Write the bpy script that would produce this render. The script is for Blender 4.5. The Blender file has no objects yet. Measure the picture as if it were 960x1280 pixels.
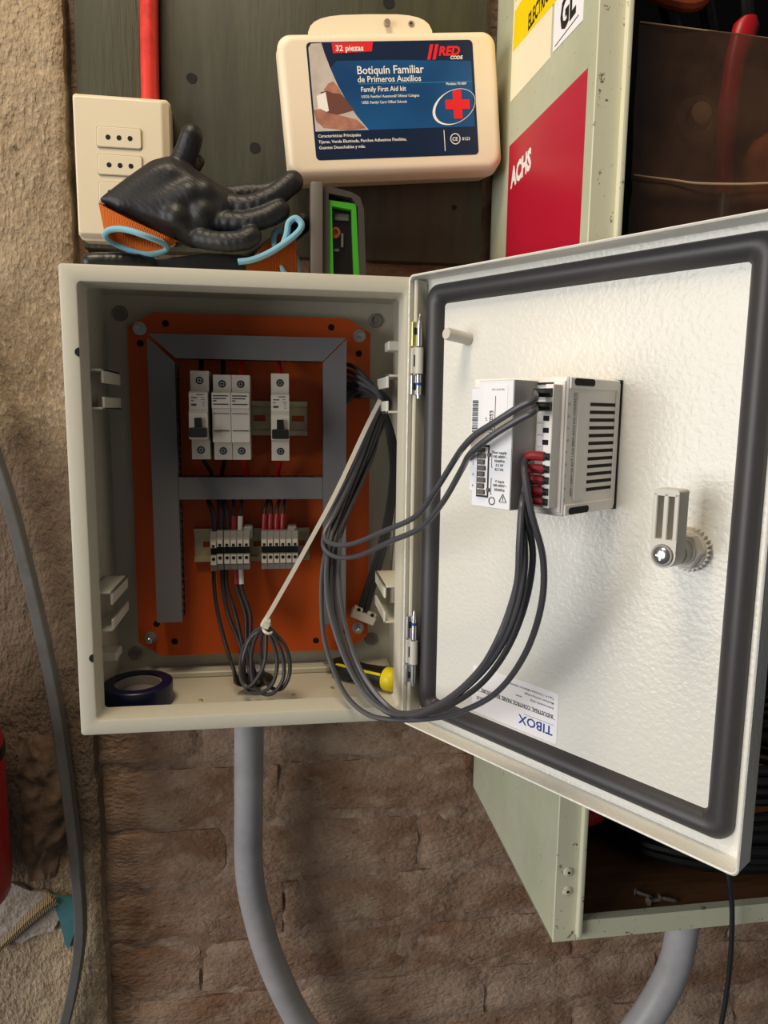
import bpy, bmesh, math, random
from mathutils import Vector, Matrix, noise
random.seed(7)
S = 0.001
PI = math.pi
scene = bpy.context.scene
C = bpy.context.collection

# ------------------------------------------------------------------ camera
cam_data = bpy.data.cameras.new('camera')
cam = bpy.data.objects.new('camera', cam_data)
C.objects.link(cam)
RR = Matrix(((0.989829, 0.142062, 0.007483), (-0.141712, 0.980054, 0.139329), (0.01246, -0.138972, 0.990218)))
right, fwd, up_ = RR.col[0], RR.col[1], RR.col[2]
cam.matrix_world = Matrix(((right[0], up_[0], -fwd[0], 0.175932), (right[1], up_[1], -fwd[1], -0.623026),
                           (right[2], up_[2], -fwd[2], 0.28495), (0, 0, 0, 1)))
cam_data.sensor_fit = 'HORIZONTAL'
cam_data.sensor_width = 36.0
cam_data.lens = 890.54 / 960 * 36
cam_data.clip_start = 0.01
scene.camera = cam

# ------------------------------------------------------------------ world and lights
world = bpy.data.worlds.new('world')
scene.world = world
world.use_nodes = True
bg = world.node_tree.nodes['Background']
bg.inputs[0].default_value = (0.95, 0.97, 1.0, 1)
bg.inputs[1].default_value = 0.085


def area(name, loc, target, size, size_y, power, col):
    d = bpy.data.lights.new(name, 'AREA')
    d.shape = 'RECTANGLE'
    d.size, d.size_y, d.energy, d.color = size, size_y, power, col
    o = bpy.data.objects.new(name, d)
    C.objects.link(o)
    o.location = loc
    o.rotation_euler = (Vector(target) - Vector(loc)).to_track_quat('-Z', 'Y').to_euler()
    return o


# open workshop door to the left of the photographer (daylight) and a warm lamp overhead
area('daylight_opening', (-2.6, -1.4, 0.35), (0.3, -0.05, 0.2), 2.0, 2.2, 72, (1.0, 0.985, 0.96))
area('workshop_lamp', (-0.15, -0.48, 1.5), (0.1, 0.12, 0.5), 0.45, 0.4, 12, (1.0, 0.82, 0.58))
scene.view_settings.view_transform = 'Standard'
scene.view_settings.look = 'None'
scene.view_settings.gamma = 1.0
scene.view_settings.use_curve_mapping = False
scene.view_settings.exposure = 0.22


# ------------------------------------------------------------------ materials
def lin(h):
    h = h.lstrip('#')
    out = []
    for i in (0, 2, 4):
        c = int(h[i:i + 2], 16) / 255
        out.append(c / 12.92 if c <= 0.04045 else ((c + 0.055) / 1.055) ** 2.4)
    return tuple(out) + (1,)


MATS = {}


def mat(name, col, rough=0.5, metal=0.0, var=None, bump=None, spec=0.5, trans=0.0, ior=1.45, wave=None, stretch=None, alpha=None, coat=0.0):
    """var=(colour2, scale, low, high[, detail]); bump=(scale, strength, distance_mm[, detail])"""
    m = bpy.data.materials.new(name)
    m.use_nodes = True
    nt = m.node_tree
    b = nt.nodes['Principled BSDF']
    b.inputs['Base Color'].default_value = lin(col)
    b.inputs['Roughness'].default_value = rough
    b.inputs['Metallic'].default_value = metal
    b.inputs['Specular IOR Level'].default_value = spec
    b.inputs['Transmission Weight'].default_value = trans
    b.inputs['IOR'].default_value = ior
    b.inputs['Coat Weight'].default_value = coat
    if alpha is not None:
        b.inputs['Alpha'].default_value = alpha
    src = None
    if var or bump or wave:
        tc = nt.nodes.new('ShaderNodeTexCoord')
        src = tc.outputs['Object']
        if stretch:
            mp = nt.nodes.new('ShaderNodeMapping')
            mp.inputs['Scale'].default_value = stretch
            nt.links.new(src, mp.inputs[0])
            src = mp.outputs[0]
    if var:
        vs = var if isinstance(var, list) else [var]
        prev = None
        for v in vs:
            n = nt.nodes.new('ShaderNodeTexNoise')
            n.inputs['Scale'].default_value = v[1]
            n.inputs['Detail'].default_value = v[4] if len(v) > 4 else 6
            n.inputs['Roughness'].default_value = 0.65
            nt.links.new(src, n.inputs['Vector'])
            r = nt.nodes.new('ShaderNodeValToRGB')
            r.color_ramp.elements[0].position = v[2]
            r.color_ramp.elements[1].position = v[3]
            nt.links.new(n.outputs['Fac'], r.inputs[0])
            mx = nt.nodes.new('ShaderNodeMix')
            mx.data_type = 'RGBA'
            mx.inputs[7].default_value = lin(v[0])
            if prev is None:
                mx.inputs[6].default_value = lin(col)
            else:
                nt.links.new(prev, mx.inputs[6])
            nt.links.new(r.outputs[0], mx.inputs[0])
            prev = mx.outputs[2]
        nt.links.new(prev, b.inputs['Base Color'])
    last = None
    if bump:
        bs = bump if isinstance(bump, list) else [bump]
        for bb in bs:
            n = nt.nodes.new('ShaderNodeTexNoise')
            n.inputs['Scale'].default_value = bb[0]
            n.inputs['Detail'].default_value = bb[3] if len(bb) > 3 else 3
            nt.links.new(src, n.inputs['Vector'])
            bp = nt.nodes.new('ShaderNodeBump')
            bp.inputs['Strength'].default_value = bb[1]
            bp.inputs['Distance'].default_value = bb[2] * S
            nt.links.new(n.outputs['Fac'], bp.inputs['Height'])
            if last:
                nt.links.new(last, bp.inputs['Normal'])
            last = bp.outputs[0]
    if wave:
        w = nt.nodes.new('ShaderNodeTexWave')
        w.bands_direction = wave[3] if len(wave) > 3 else 'X'
        w.inputs['Scale'].default_value = wave[0]
        w.inputs['Distortion'].default_value = wave[4] if len(wave) > 4 else 1.0
        nt.links.new(src, w.inputs['Vector'])
        bp = nt.nodes.new('ShaderNodeBump')
        bp.inputs['Strength'].default_value = wave[1]
        bp.inputs['Distance'].default_value = wave[2] * S
        nt.links.new(w.outputs['Fac'], bp.inputs['Height'])
        if last:
            nt.links.new(last, bp.inputs['Normal'])
        last = bp.outputs[0]
    if last:
        nt.links.new(last, b.inputs['Normal'])
    MATS[name] = m
    return m


mat('box_paint', '#c9c4b3', 0.42, bump=(260, 0.25, 0.5, 2))
mat('door_paint', '#dedcd4', 0.24, bump=(300, 0.55, 0.8, 1.5))
mat('bracket_white', '#d8d5c8', 0.4)
mat('rubber', '#3a383a', 0.42, bump=(500, 0.2, 0.3))
mat('orange', '#cc530d', 0.5, bump=(250, 0.1, 0.3))
mat('duct_grey', '#6f6d6e', 0.5)
mat('breaker_white', '#c6bdb0', 0.45)
mat('terminal_grey', '#8d8880', 0.5)
mat('black_plastic', '#151515', 0.4)
mat('dark_hole', '#0a0908', 0.8)
mat('print_dark', '#3c3a38', 0.7)
mat('zinc', '#cfc79a', 0.5, 0.45, var=('#b79a92', 30, 0.4, 0.7))
mat('steel', '#c4c4c4', 0.28, 0.95)
mat('brass', '#d9cf8a', 0.35, 0.9)
mat('cable_grey', '#4b4a4f', 0.36)
mat('cable_dark', '#343335', 0.4)
mat('wire_black', '#1b1a1e', 0.45)
mat('wire_purple', '#2a2030', 0.45)
mat('wire_red', '#a31515', 0.45)
mat('ferrule_red', '#94202a', 0.4, bump=(300, 0.3, 0.5))
mat('ferrule_white', '#d9d6d0', 0.45)
mat('nylon_white', '#d9d2c2', 0.4)
mat('tape_blue', '#0b1236', 0.35)
mat('tape_core', '#8f867c', 0.7)
mat('yellow', '#e8d21a', 0.4)
mat('yellow_tag', '#efd000', 0.45)
mat('meter_white', '#f0ece6', 0.45)
mat('meter_front', '#e9e9ee', 0.4)
mat('meter_grey', '#b9bab5', 0.45)
mat('knob_grey', '#c8c4bb', 0.4)
mat('sticker_white', '#eeecf0', 0.5)
mat('ink_blue', '#1f3f8f', 0.5)
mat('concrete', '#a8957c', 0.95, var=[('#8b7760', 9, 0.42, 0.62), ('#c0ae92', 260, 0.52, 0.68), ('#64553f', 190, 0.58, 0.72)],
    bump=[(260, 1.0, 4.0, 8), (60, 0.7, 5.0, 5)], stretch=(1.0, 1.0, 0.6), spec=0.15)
mat('brick', '#a38772', 0.95, var=[('#86664f', 12, 0.40, 0.62), ('#b39c86', 22, 0.5, 0.7), ('#4b362b', 60, 0.6, 0.8)],
    bump=[(220, 0.9, 3.5, 8), (30, 0.7, 8.0, 5)], stretch=(0.7, 1.0, 1.2), spec=0.15)
mat('brick_pale', '#ae9682', 0.95, var=[('#866855', 12, 0.42, 0.62), ('#4b362b', 60, 0.62, 0.8)],
    bump=[(220, 0.9, 3.5, 8), (30, 0.7, 8.0, 5)], stretch=(0.7, 1.0, 1.2), spec=0.15)
mat('mortar', '#a08775', 0.97, var=[('#806552', 14, 0.4, 0.65), ('#b6a18b', 40, 0.5, 0.75)],
    bump=[(160, 0.9, 4.0, 6), (35, 0.7, 7.0, 5)], stretch=(0.7, 1.0, 1.0), spec=0.15)
mat('plank_green', '#424231', 0.6, var=[('#3b3a2a', 26, 0.4, 0.65), ('#54533f', 60, 0.66, 0.8)], bump=(60, 0.7, 1.5, 5), stretch=(5.0, 1.0, 0.35))
mat('plank_dark', '#3d3d2e', 0.55, var=[('#333226', 14, 0.4, 0.65), ('#54533f', 50, 0.7, 0.82)], bump=(60, 0.35, 1.0, 5), stretch=(4.0, 1.0, 0.5))
mat('socket_cream', '#ddd0b5', 0.38)
mat('socket_line', '#9c8e73', 0.6)
mat('conduit_red', '#d83a30', 0.35, var=('#c23028', 40, 0.45, 0.6))
mat('pvc_grey', '#a5a3a5', 0.4, var=('#949293', 18, 0.4, 0.7))
mat('kit_cream', '#ead9be', 0.35, bump=(400, 0.05, 0.2))
mat('kit_navy', '#12233f', 0.32)
mat('kit_blue', '#123f6e', 0.32, var=('#1a5a92', 14, 0.35, 0.8, 1))
mat('kit_photo', '#c9bfb5', 0.35, var=('#a99b91', 25, 0.4, 0.7))
mat('skin', '#b57f68', 0.4, var=('#8c5a48', 60, 0.4, 0.7))
mat('skin_dark', '#6d4238', 0.4)
mat('print_white', '#eeeae4', 0.4)
mat('print_red', '#e01f26', 0.4)
mat('print_cyan', '#2c7fa5', 0.4)
mat('cab_green', '#b9bba2', 0.42, var=[('#aaad92', 8, 0.4, 0.7), ('#8a7f66', 150, 0.64, 0.7)], bump=(120, 0.12, 0.6))
mat('cab_rust', '#cdcbb0', 0.5, var=('#6b5238', 150, 0.62, 0.67), bump=(120, 0.2, 0.6))
mat('cab_inside', '#23201d', 0.7)  # shade of the deep cabinet put into the colour; also the dark instrument case
mat('sticker_red', '#b3152f', 0.38)
mat('sticker_cream', '#efe3c4', 0.5)
mat('ply', '#7a5230', 0.7, var=[('#5a3a20', 20, 0.4, 0.65), ('#94683f', 50, 0.6, 0.8)], bump=(60, 0.3, 1.0), stretch=(0.4, 3.0, 1.0))
mat('cable_black', '#141414', 0.42)
mat('rusty', '#a2978c', 0.4, 0.6)
mat('pocket', '#5a4030', 0.15, trans=0.0, alpha=0.74, var=('#33241b', 12, 0.4, 0.7), bump=(18, 0.35, 4.0))
mat('fold_light', '#cfae86', 0.3)
mat('red_plastic', '#b5121f', 0.4)
mat('orange_soft', '#a3441c', 0.6)
mat('glove_black', '#1f1f21', 0.5, wave=(110, 0.12, 1.0, 'DIAGONAL', 6.0), bump=[(350, 0.25, 0.4), (50, 0.3, 2.0)])
mat('glove_smooth', '#262628', 0.38, bump=[(350, 0.25, 0.4), (60, 0.3, 1.5)])
mat('knit_orange', '#c8641c', 0.9, wave=(230, 0.8, 1.2, 'X', 0.6), bump=(700, 0.5, 0.6))
mat('hem_blue', '#7fb3c8', 0.85, bump=(900, 0.5, 0.5))
mat('tool_grey', '#3e3935', 0.5, bump=(400, 0.2, 0.3))
mat('tool_light', '#625b55', 0.5)
mat('tool_green', '#3f9a24', 0.45)
mat('tool_glass', '#171310', 0.1, coat=0.5)
mat('copper', '#b56a45', 0.35, 0.6)
mat('strip_grey', '#626161', 0.4, var=('#55534f', 30, 0.4, 0.7), bump=(100, 0.3, 1.0))
mat('strip_dark', '#262322', 0.6)
mat('ext_red', '#a11a1c', 0.3)
mat('cloth', '#6f5a49', 0.95, var=('#57463a', 40, 0.4, 0.65), bump=(120, 0.7, 2.0, 5))
mat('plaster_white', '#a1978e', 0.95, var=('#8b7763', 40, 0.45, 0.65), bump=(140, 0.9, 4.0, 6))
mat('straw', '#a08763', 0.9, wave=(160, 0.9, 2.0, 'X', 1.0))
mat('teal', '#3d7078', 0.7, var=('#325a5e', 40, 0.4, 0.7))
mat('wood_batten', '#5a4630', 0.8)


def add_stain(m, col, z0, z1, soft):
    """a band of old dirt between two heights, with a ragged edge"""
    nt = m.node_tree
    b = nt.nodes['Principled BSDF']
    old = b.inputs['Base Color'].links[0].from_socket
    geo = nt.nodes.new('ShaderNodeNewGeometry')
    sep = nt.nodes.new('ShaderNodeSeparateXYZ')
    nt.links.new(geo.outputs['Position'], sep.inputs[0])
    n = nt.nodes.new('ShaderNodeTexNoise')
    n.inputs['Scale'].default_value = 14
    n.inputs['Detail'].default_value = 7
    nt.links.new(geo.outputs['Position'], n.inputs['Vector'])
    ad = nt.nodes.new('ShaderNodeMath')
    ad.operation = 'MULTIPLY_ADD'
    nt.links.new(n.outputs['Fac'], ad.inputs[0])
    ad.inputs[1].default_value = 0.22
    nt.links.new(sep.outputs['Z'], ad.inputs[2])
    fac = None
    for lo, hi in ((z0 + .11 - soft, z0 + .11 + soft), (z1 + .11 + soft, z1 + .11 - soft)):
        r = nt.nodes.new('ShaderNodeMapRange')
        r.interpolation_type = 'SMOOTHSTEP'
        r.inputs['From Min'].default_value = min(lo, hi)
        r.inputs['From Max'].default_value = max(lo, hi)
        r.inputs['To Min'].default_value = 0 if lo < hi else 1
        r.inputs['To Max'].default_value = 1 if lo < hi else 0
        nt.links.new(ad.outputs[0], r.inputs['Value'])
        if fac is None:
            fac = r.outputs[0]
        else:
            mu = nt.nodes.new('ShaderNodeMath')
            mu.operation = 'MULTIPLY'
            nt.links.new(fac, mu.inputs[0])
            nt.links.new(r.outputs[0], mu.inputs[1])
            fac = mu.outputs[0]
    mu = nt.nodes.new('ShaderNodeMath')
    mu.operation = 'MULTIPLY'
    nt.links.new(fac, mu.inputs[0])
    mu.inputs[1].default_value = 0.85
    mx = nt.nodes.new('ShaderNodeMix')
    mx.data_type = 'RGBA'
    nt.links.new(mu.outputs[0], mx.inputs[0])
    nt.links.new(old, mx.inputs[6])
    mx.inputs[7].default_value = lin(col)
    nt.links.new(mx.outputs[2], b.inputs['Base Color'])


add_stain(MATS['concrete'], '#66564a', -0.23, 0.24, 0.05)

# ------------------------------------------------------------------ mesh helpers (millimetres in, metres out)
ORG = {}


class MB:
    def __init__(s):
        s.bm = bmesh.new()

    def _tf(s, verts, M):
        if M is not None:
            for v in verts:
                v.co = M @ v.co

    def box(s, x0, x1, y0, y1, z0, z1, bev=0.0, seg=1, M=None):
        r = bmesh.ops.create_cube(s.bm, size=1.0)
        vs = r['verts']
        for v in vs:
            v.co = Vector((x0 + (v.co.x + .5) * (x1 - x0), y0 + (v.co.y + .5) * (y1 - y0), z0 + (v.co.z + .5) * (z1 - z0)))
        if bev > 0:
            es = list({e for v in vs for e in v.link_edges})
            r2 = bmesh.ops.bevel(s.bm, geom=es, offset=bev, segments=seg, profile=0.5, affect='EDGES')
            vs = list({v for f in r2['faces'] for v in f.verts} | {v for v in vs if v.is_valid})
        s._tf(vs, M)
        return s

    def loft(s, rings, cap0=True, cap1=True, closed=False, M=None):
        rv = []
        for ring in rings:
            rv.append([s.bm.verts.new(M @ Vector(p) if M is not None else Vector(p)) for p in ring])
        n = len(rv[0])
        pairs = list(zip(rv[:-1], rv[1:]))
        if closed:
            pairs.append((rv[-1], rv[0]))
        for a, b in pairs:
            for i in range(n):
                j = (i + 1) % n
                try:
                    s.bm.faces.new((a[i], a[j], b[j], b[i]))
                except ValueError:
                    pass
        if cap0 and not closed:
            s.bm.faces.new(list(reversed(rv[0])))
        if cap1 and not closed:
            s.bm.faces.new(rv[-1])
        return s

    def cyl(s, p0, p1, r0, r1=None, seg=16, cap=True, M=None):
        p0, p1 = Vector(p0), Vector(p1)
        r1 = r0 if r1 is None else r1
        return s.lathe(p0, p1 - p0, [(0, r0), (1, r1)], seg, cap, M)

    def lathe(s, p0, ax, prof, seg=20, cap=True, M=None):
        """prof: (fraction along ax, radius)"""
        p0, ax = Vector(p0), Vector(ax)
        q = ax.normalized().to_track_quat('Z', 'Y')
        u, v = q @ Vector((1, 0, 0)), q @ Vector((0, 1, 0))
        rings = [[p0 + ax * t + (u * math.cos(2 * PI * k / seg) + v * math.sin(2 * PI * k / seg)) * max(r, 1e-3) for k in range(seg)] for t, r in prof]
        return s.loft(rings, cap, cap, M=M)

    def prism(s, poly, y0, y1, M=None):
        """poly of (x, z), extruded in y"""
        return s.loft([[(x, y0, z) for x, z in poly], [(x, y1, z) for x, z in poly]], M=M)

    def prism_x(s, poly, x0, x1, M=None):
        """poly of (y, z), extruded in x"""
        return s.loft([[(x0, y, z) for y, z in poly], [(x1, y, z) for y, z in poly]], M=M)

    def prism_z(s, poly, z0, z1, M=None):
        return s.loft([[(x, y, z0) for x, y in poly], [(x, y, z1) for x, y in poly]], M=M)

    def rr(s, levels, cap0=True, cap1=True, k=4, M=None, closed=False):
        """levels: (x0, x1, z0, z1, r, y) rounded rectangles lofted along y"""
        levels = list(levels)
        d = 0.02 * min(levels[-1][1] - levels[-1][0], levels[-1][3] - levels[-1][2])
        if cap1 and not closed:
            a_ = levels[-1]
            levels.append((a_[0] + d, a_[1] - d, a_[2] + d, a_[3] - d, a_[4], a_[5]))
        if cap0 and not closed:
            a_ = levels[0]
            levels.insert(0, (a_[0] + d, a_[1] - d, a_[2] + d, a_[3] - d, a_[4], a_[5]))
        return s.loft([rrect(a, b, c, d, r, y, k) for a, b, c, d, r, y in levels], cap0, cap1, closed, M=M)

    def ell(s, c, rx, ry, rz, seg=14, rings=8, M=None):
        r = bmesh.ops.create_uvsphere(s.bm, u_segments=seg, v_segments=rings, radius=1.0)
        for v in r['verts']:
            v.co = Vector((c[0] + v.co.x * rx, c[1] + v.co.y * ry, c[2] + v.co.z * rz))
        s._tf(r['verts'], M)
        return s

    def tube(s, pts, r, seg=8, sub=5, flat=None, closed=False, cap=True, M=None):
        P = spline(pts, sub, closed)
        rad = r if callable(r) else (lambda t: r)
        n = len(P)
        rings = []
        nrm = None
        for i, p in enumerate(P):
            a = P[(i - 1) % n] if (closed or i > 0) else P[i]
            b = P[(i + 1) % n] if (closed or i < n - 1) else P[i]
            t = (b - a).normalized()
            if nrm is None:
                nrm = t.orthogonal().normalized()
                if flat:
                    nrm = (Vector(flat[1]) - t * Vector(flat[1]).dot(t)).normalized()
            nrm = (nrm - t * nrm.dot(t)).normalized()
            bi = t.cross(nrm)
            rr_ = rad(i / max(1, n - 1))
            ring = []
            for k in range(seg):
                an = 2 * PI * k / seg
                fx, fy = (flat[0], 1.0) if flat else (1.0, 1.0)
                ring.append(p + nrm * math.cos(an) * rr_ * fy + bi * math.sin(an) * rr_ * fx)
            rings.append(ring)
        return s.loft(rings, cap, cap, closed, M=M)

    def grid(s, f, nu, nv):
        vs = [[s.bm.verts.new(Vector(f(i / nu, j / nv))) for j in range(nv + 1)] for i in range(nu + 1)]
        for i in range(nu):
            for j in range(nv):
                s.bm.faces.new((vs[i][j], vs[i + 1][j], vs[i + 1][j + 1], vs[i][j + 1]))
        return s

    def hull(s, pts):
        vs = [s.bm.verts.new(Vector(p)) for p in pts]
        r = bmesh.ops.convex_hull(s.bm, input=vs)
        bad = [g for g in r['geom_interior'] if isinstance(g, bmesh.types.BMVert)]
        if bad:
            bmesh.ops.delete(s.bm, geom=list(set(bad)), context='VERTS')
        return s

    def text(s, body, size, M, align='LEFT', bold=0.0, shear=0.0, xs=1.0, depth=0.1, spacing=1.0):
        cu = bpy.data.curves.new('text_tmp', 'FONT')
        cu.body = body
        cu.size = size
        cu.align_x = align
        cu.offset = bold * size
        cu.shear = shear
        cu.space_character = spacing
        cu.resolution_u = 2
        o = bpy.data.objects.new('text_tmp', cu)
        C.objects.link(o)
        dg = bpy.context.evaluated_depsgraph_get()
        me = o.evaluated_get(dg).to_mesh()
        base = len(s.bm.verts)
        T = M @ Matrix.Diagonal((xs, 1, 1, 1))
        vs = [s.bm.verts.new(T @ v.co) for v in me.vertices]
        for p in me.polygons:
            try:
                s.bm.faces.new([vs[i] for i in p.vertices])
            except ValueError:
                pass
        o.evaluated_get(dg).to_mesh_clear()
        bpy.data.objects.remove(o)
        bpy.data.curves.remove(cu)
        return s

    def build(s, name, m, parent=None, org=None, flat=False, ang=0.6, fix=True):
        bm = s.bm
        if fix:
            bmesh.ops.recalc_face_normals(bm, faces=bm.faces)
        bm.normal_update()
        if parent is not None:
            o0 = Vector(ORG.get(parent.name, (0, 0, 0)))
        elif org is not None:
            o0 = Vector(org)
        else:
            xs = [v.co.x for v in bm.verts]
            ys = [v.co.y for v in bm.verts]
            zs = [v.co.z for v in bm.verts]
            o0 = Vector(((min(xs) + max(xs)) / 2, (min(ys) + max(ys)) / 2, min(zs)))
        for v in bm.verts:
            v.co = (v.co - o0) * S
        for f in bm.faces:
            f.smooth = not flat
        for e in bm.edges:
            if len(e.link_faces) == 2 and e.calc_face_angle(0) > ang:
                e.smooth = False
        me = bpy.data.meshes.new(name)
        bm.to_mesh(me)
        bm.free()
        me.materials.append(MATS[m])
        o = bpy.data.objects.new(name, me)
        C.objects.link(o)
        if parent is not None:
            o.parent = parent
            ORG[o.name] = o0
        else:
            o.location = o0 * S
            ORG[o.name] = o0
        return o


def rrect(x0, x1, z0, z1, r, y, k=4):
    out = []
    r = min(r, (x1 - x0) / 2 - 1e-3, (z1 - z0) / 2 - 1e-3)
    for cx, cz, a0 in ((x1 - r, z1 - r, 0), (x0 + r, z1 - r, PI / 2), (x0 + r, z0 + r, PI), (x1 - r, z0 + r, 1.5 * PI)):
        for i in range(k + 1):
            a = a0 + PI / 2 * i / k
            out.append((cx + r * math.cos(a), y, cz + r * math.sin(a)))
    return out


def spline(pts, sub, closed=False):
    P = [Vector(p) for p in pts]
    n = len(P)
    if sub <= 1 or n < 3:
        return P
    out = []
    rng = range(n) if closed else range(n - 1)
    for i in rng:
        p0 = P[(i - 1) % n] if (closed or i > 0) else P[0] * 2 - P[1]
        p1, p2 = P[i], P[(i + 1) % n]
        p3 = P[(i + 2) % n] if (closed or i < n - 2) else P[-1] * 2 - P[-2]
        for k in range(sub):
            t = k / sub
            out.append(0.5 * ((2 * p1) + (p2 - p0) * t + (2 * p0 - 5 * p1 + 4 * p2 - p3) * t * t + (3 * p1 - p0 - 3 * p2 + p3) * t ** 3))
    if not closed:
        out.append(P[-1])
    return out


def tag(o, label=None, cat=None, group=None, kind=None):
    if label:
        o['label'] = label
    if cat:
        o['category'] = cat
    if group:
        o['group'] = group
    if kind:
        o['kind'] = kind
    return o


def thing(name, label, cat, loc=(0, 0, 0), rot=(0, 0, 0), group=None, local=False):
    """an Empty at the thing's base; parts are given in world mm unless local"""
    o = bpy.data.objects.new(name, None)
    C.objects.link(o)
    o.empty_display_size = 0.02
    o.location = Vector(loc) * S
    o.rotation_euler = rot
    ORG[o.name] = Vector((0, 0, 0)) if local else Vector(loc)
    return tag(o, label, cat, group)


def kids(o):
    return [c for c in bpy.data.objects if c.parent == o]


def copy_tree(o, parent=None):
    c = o.copy()
    C.objects.link(c)
    if parent is not None:
        c.parent = parent
    for ch in kids(o):
        copy_tree(ch, c)
    return c


def front(x, y, z, flip=False):
    """text plane facing -y at (x, y, z)"""
    sx = -1 if flip else 1
    return Matrix(((sx, 0, 0, x), (0, 0, -1, y), (0, sx, 0, z), (0, 0, 0, 1)))


def nz(x, y, z, sc, seed=0.0):
    return noise.noise(Vector((x * sc + seed, y * sc + seed * 1.7, z * sc - seed)))

# ================================================================== the setting
# brick wall: mortar bed with single bricks
wall = MB()
wall.grid(lambda u, v: (-60 + u * 1160, 168.8 + 3.4 * nz(-60 + u * 1160, 0, -640 + v * 1540, 0.025) + 1.6 * nz(u * 1160, 0, v * 1540, 0.09), -640 + v * 1540), 150, 200)
wall_back = wall.build('wall_back', 'mortar', fix=False)
tag(wall_back, 'rough brown brick wall behind the enclosure', None, kind='structure')


def brick(x0, x1, z0, z1, sd, m):
    nx, nzv = 14, 6
    b = MB()

    def f(u, v):
        x, z = x0 + u * (x1 - x0), z0 + v * (z1 - z0)
        ex = min(u, 1 - u) * (x1 - x0)
        ez = min(v, 1 - v) * (z1 - z0)
        edge = max(0.0, 1 - min(ex, ez) / 9.0)
        y = 165.5 + 4.0 * nz(x, sd, z, 0.022, sd) + 2.4 * nz(x, sd, z, 0.06, sd * 2) + edge * (3.4 + 5 * nz(x, sd, z, 0.05, sd * 3))
        x += 3 * nz(x, 3, z, 0.03, sd)
        z += 3.5 * nz(x, 9, z, 0.02, sd)
        return (x, min(y, 178), z)
    vs = [[b.bm.verts.new(Vector(f(i / nx, j / nzv))) for j in range(nzv + 1)] for i in range(nx + 1)]
    for i in range(nx):
        for j in range(nzv):
            b.bm.faces.new((vs[i][j], vs[i + 1][j], vs[i + 1][j + 1], vs[i][j + 1]))
    loop = [vs[i][0] for i in range(nx + 1)] + [vs[nx][j] for j in range(1, nzv + 1)] + [vs[i][nzv] for i in range(nx - 1, -1, -1)] + [vs[0][j] for j in range(nzv - 1, 0, -1)]
    back = [b.bm.verts.new(Vector((v.co.x, 186, v.co.z))) for v in loop]
    n = len(loop)
    for i in range(n):
        b.bm.faces.new((loop[i], back[i], back[(i + 1) % n], loop[(i + 1) % n]))
    b.build('brick', m, wall_back)


course = 0
z = -622
while z < 440:
    h = random.uniform(62, 70)
    x = -52 - (course % 2) * 95
    while x < 1080:
        L = random.uniform(205, 260)
        a, b_ = max(x, -50), min(x + L, 1090)
        # leave out bricks that are wholly behind the enclosure or the cabinet
        hid = (a > 10 and b_ < 300 and z > -5 and z + h < 395) or (a > 410 and z > -120)
        if b_ - a > 30 and not hid:
            brick(a, b_, z, z + h, random.uniform(0, 50), random.choice(('brick', 'brick', 'brick_pale')))
        x += L + 5
    z += h + 7
    course += 1

# concrete column at the left
col = MB()


def colf(u, v):
    x, z = -420 + u * 393, -720 + v * 1640
    e = max(0, 1 - (1 - u) * 393 / 7.0)
    y = 140 + 1.8 * nz(x, 0, z, 0.02, 3) + 1.6 * nz(x, 0, z, 0.07, 5) + 3.5 * e * e
    x += (2.5 * nz(0, 0, z, 0.012, 8) + 2.0 * nz(0, 0, z, 0.06, 9)) * (u > 0.985)
    return (x, y, z)


col.grid(colf, 130, 420)
ed = [colf(1.0, j / 420) for j in range(421)]
pv = None
for p in ed:
    a = col.bm.verts.new(Vector(p))
    b_ = col.bm.verts.new(Vector((p[0] + 0.8 * nz(0, 1, p[2], 0.1), 172, p[2])))
    if pv:
        col.bm.faces.new((pv[0], pv[1], b_, a))
    pv = (a, b_)
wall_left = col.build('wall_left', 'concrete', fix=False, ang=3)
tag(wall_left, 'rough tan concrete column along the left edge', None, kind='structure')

# olive planks on the wall above the enclosure
for (x0, x1, m, lab, holes) in ((-17, 60.5, 'plank_green', 'olive green painted plank with cracked grain behind the white socket', ()),
                                (61.5, 389, 'plank_dark', 'wide dark olive painted plank behind the first aid kit', ((91.5, 607.7, 5), (152.1, 546.7, 5.5), (286.7, 692.6, 6), (358.8, 500.1, 3)))):
    p = thing('wooden_plank', lab, 'plank', ((x0 + x1) / 2, 160, 443))
    b = MB()
    b.box(x0, x1, 150, 168, 443, 880, 1.2, 2)
    b.build('board', m, p)
    for hx, hz, hr in holes:
        b = MB()
        b.lathe((hx, 149.6, hz), (0, 1.0, 0), [(0, hr * 0.98), (0.3, hr * 0.8), (1, hr * 0.75)], 14)
        for v in b.bm.verts:
            v.co.x += 0.9 * nz(v.co.x, 0, v.co.z, 0.4)
            v.co.z += 0.9 * nz(v.co.z, 3, v.co.x, 0.4)
        h = b.build('knot_hole', 'dark_hole', p)
        h['label'] = 'dark round nail hole'
p = MB()
p.box(18, 278, 150.4, 164, 40, 360, 1)
tag(p.build('mounting_batten', 'wood_batten'), 'plain wooden batten behind the grey enclosure', 'batten')

# ================================================================== electrical enclosure
W0, H0, D0 = 296, 400, 150
enc = thing('electrical_enclosure', 'open light grey metal enclosure with orange back plate and hinged door', 'enclosure', (148, 75, 0))
b = MB()
r = 13.8
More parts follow.
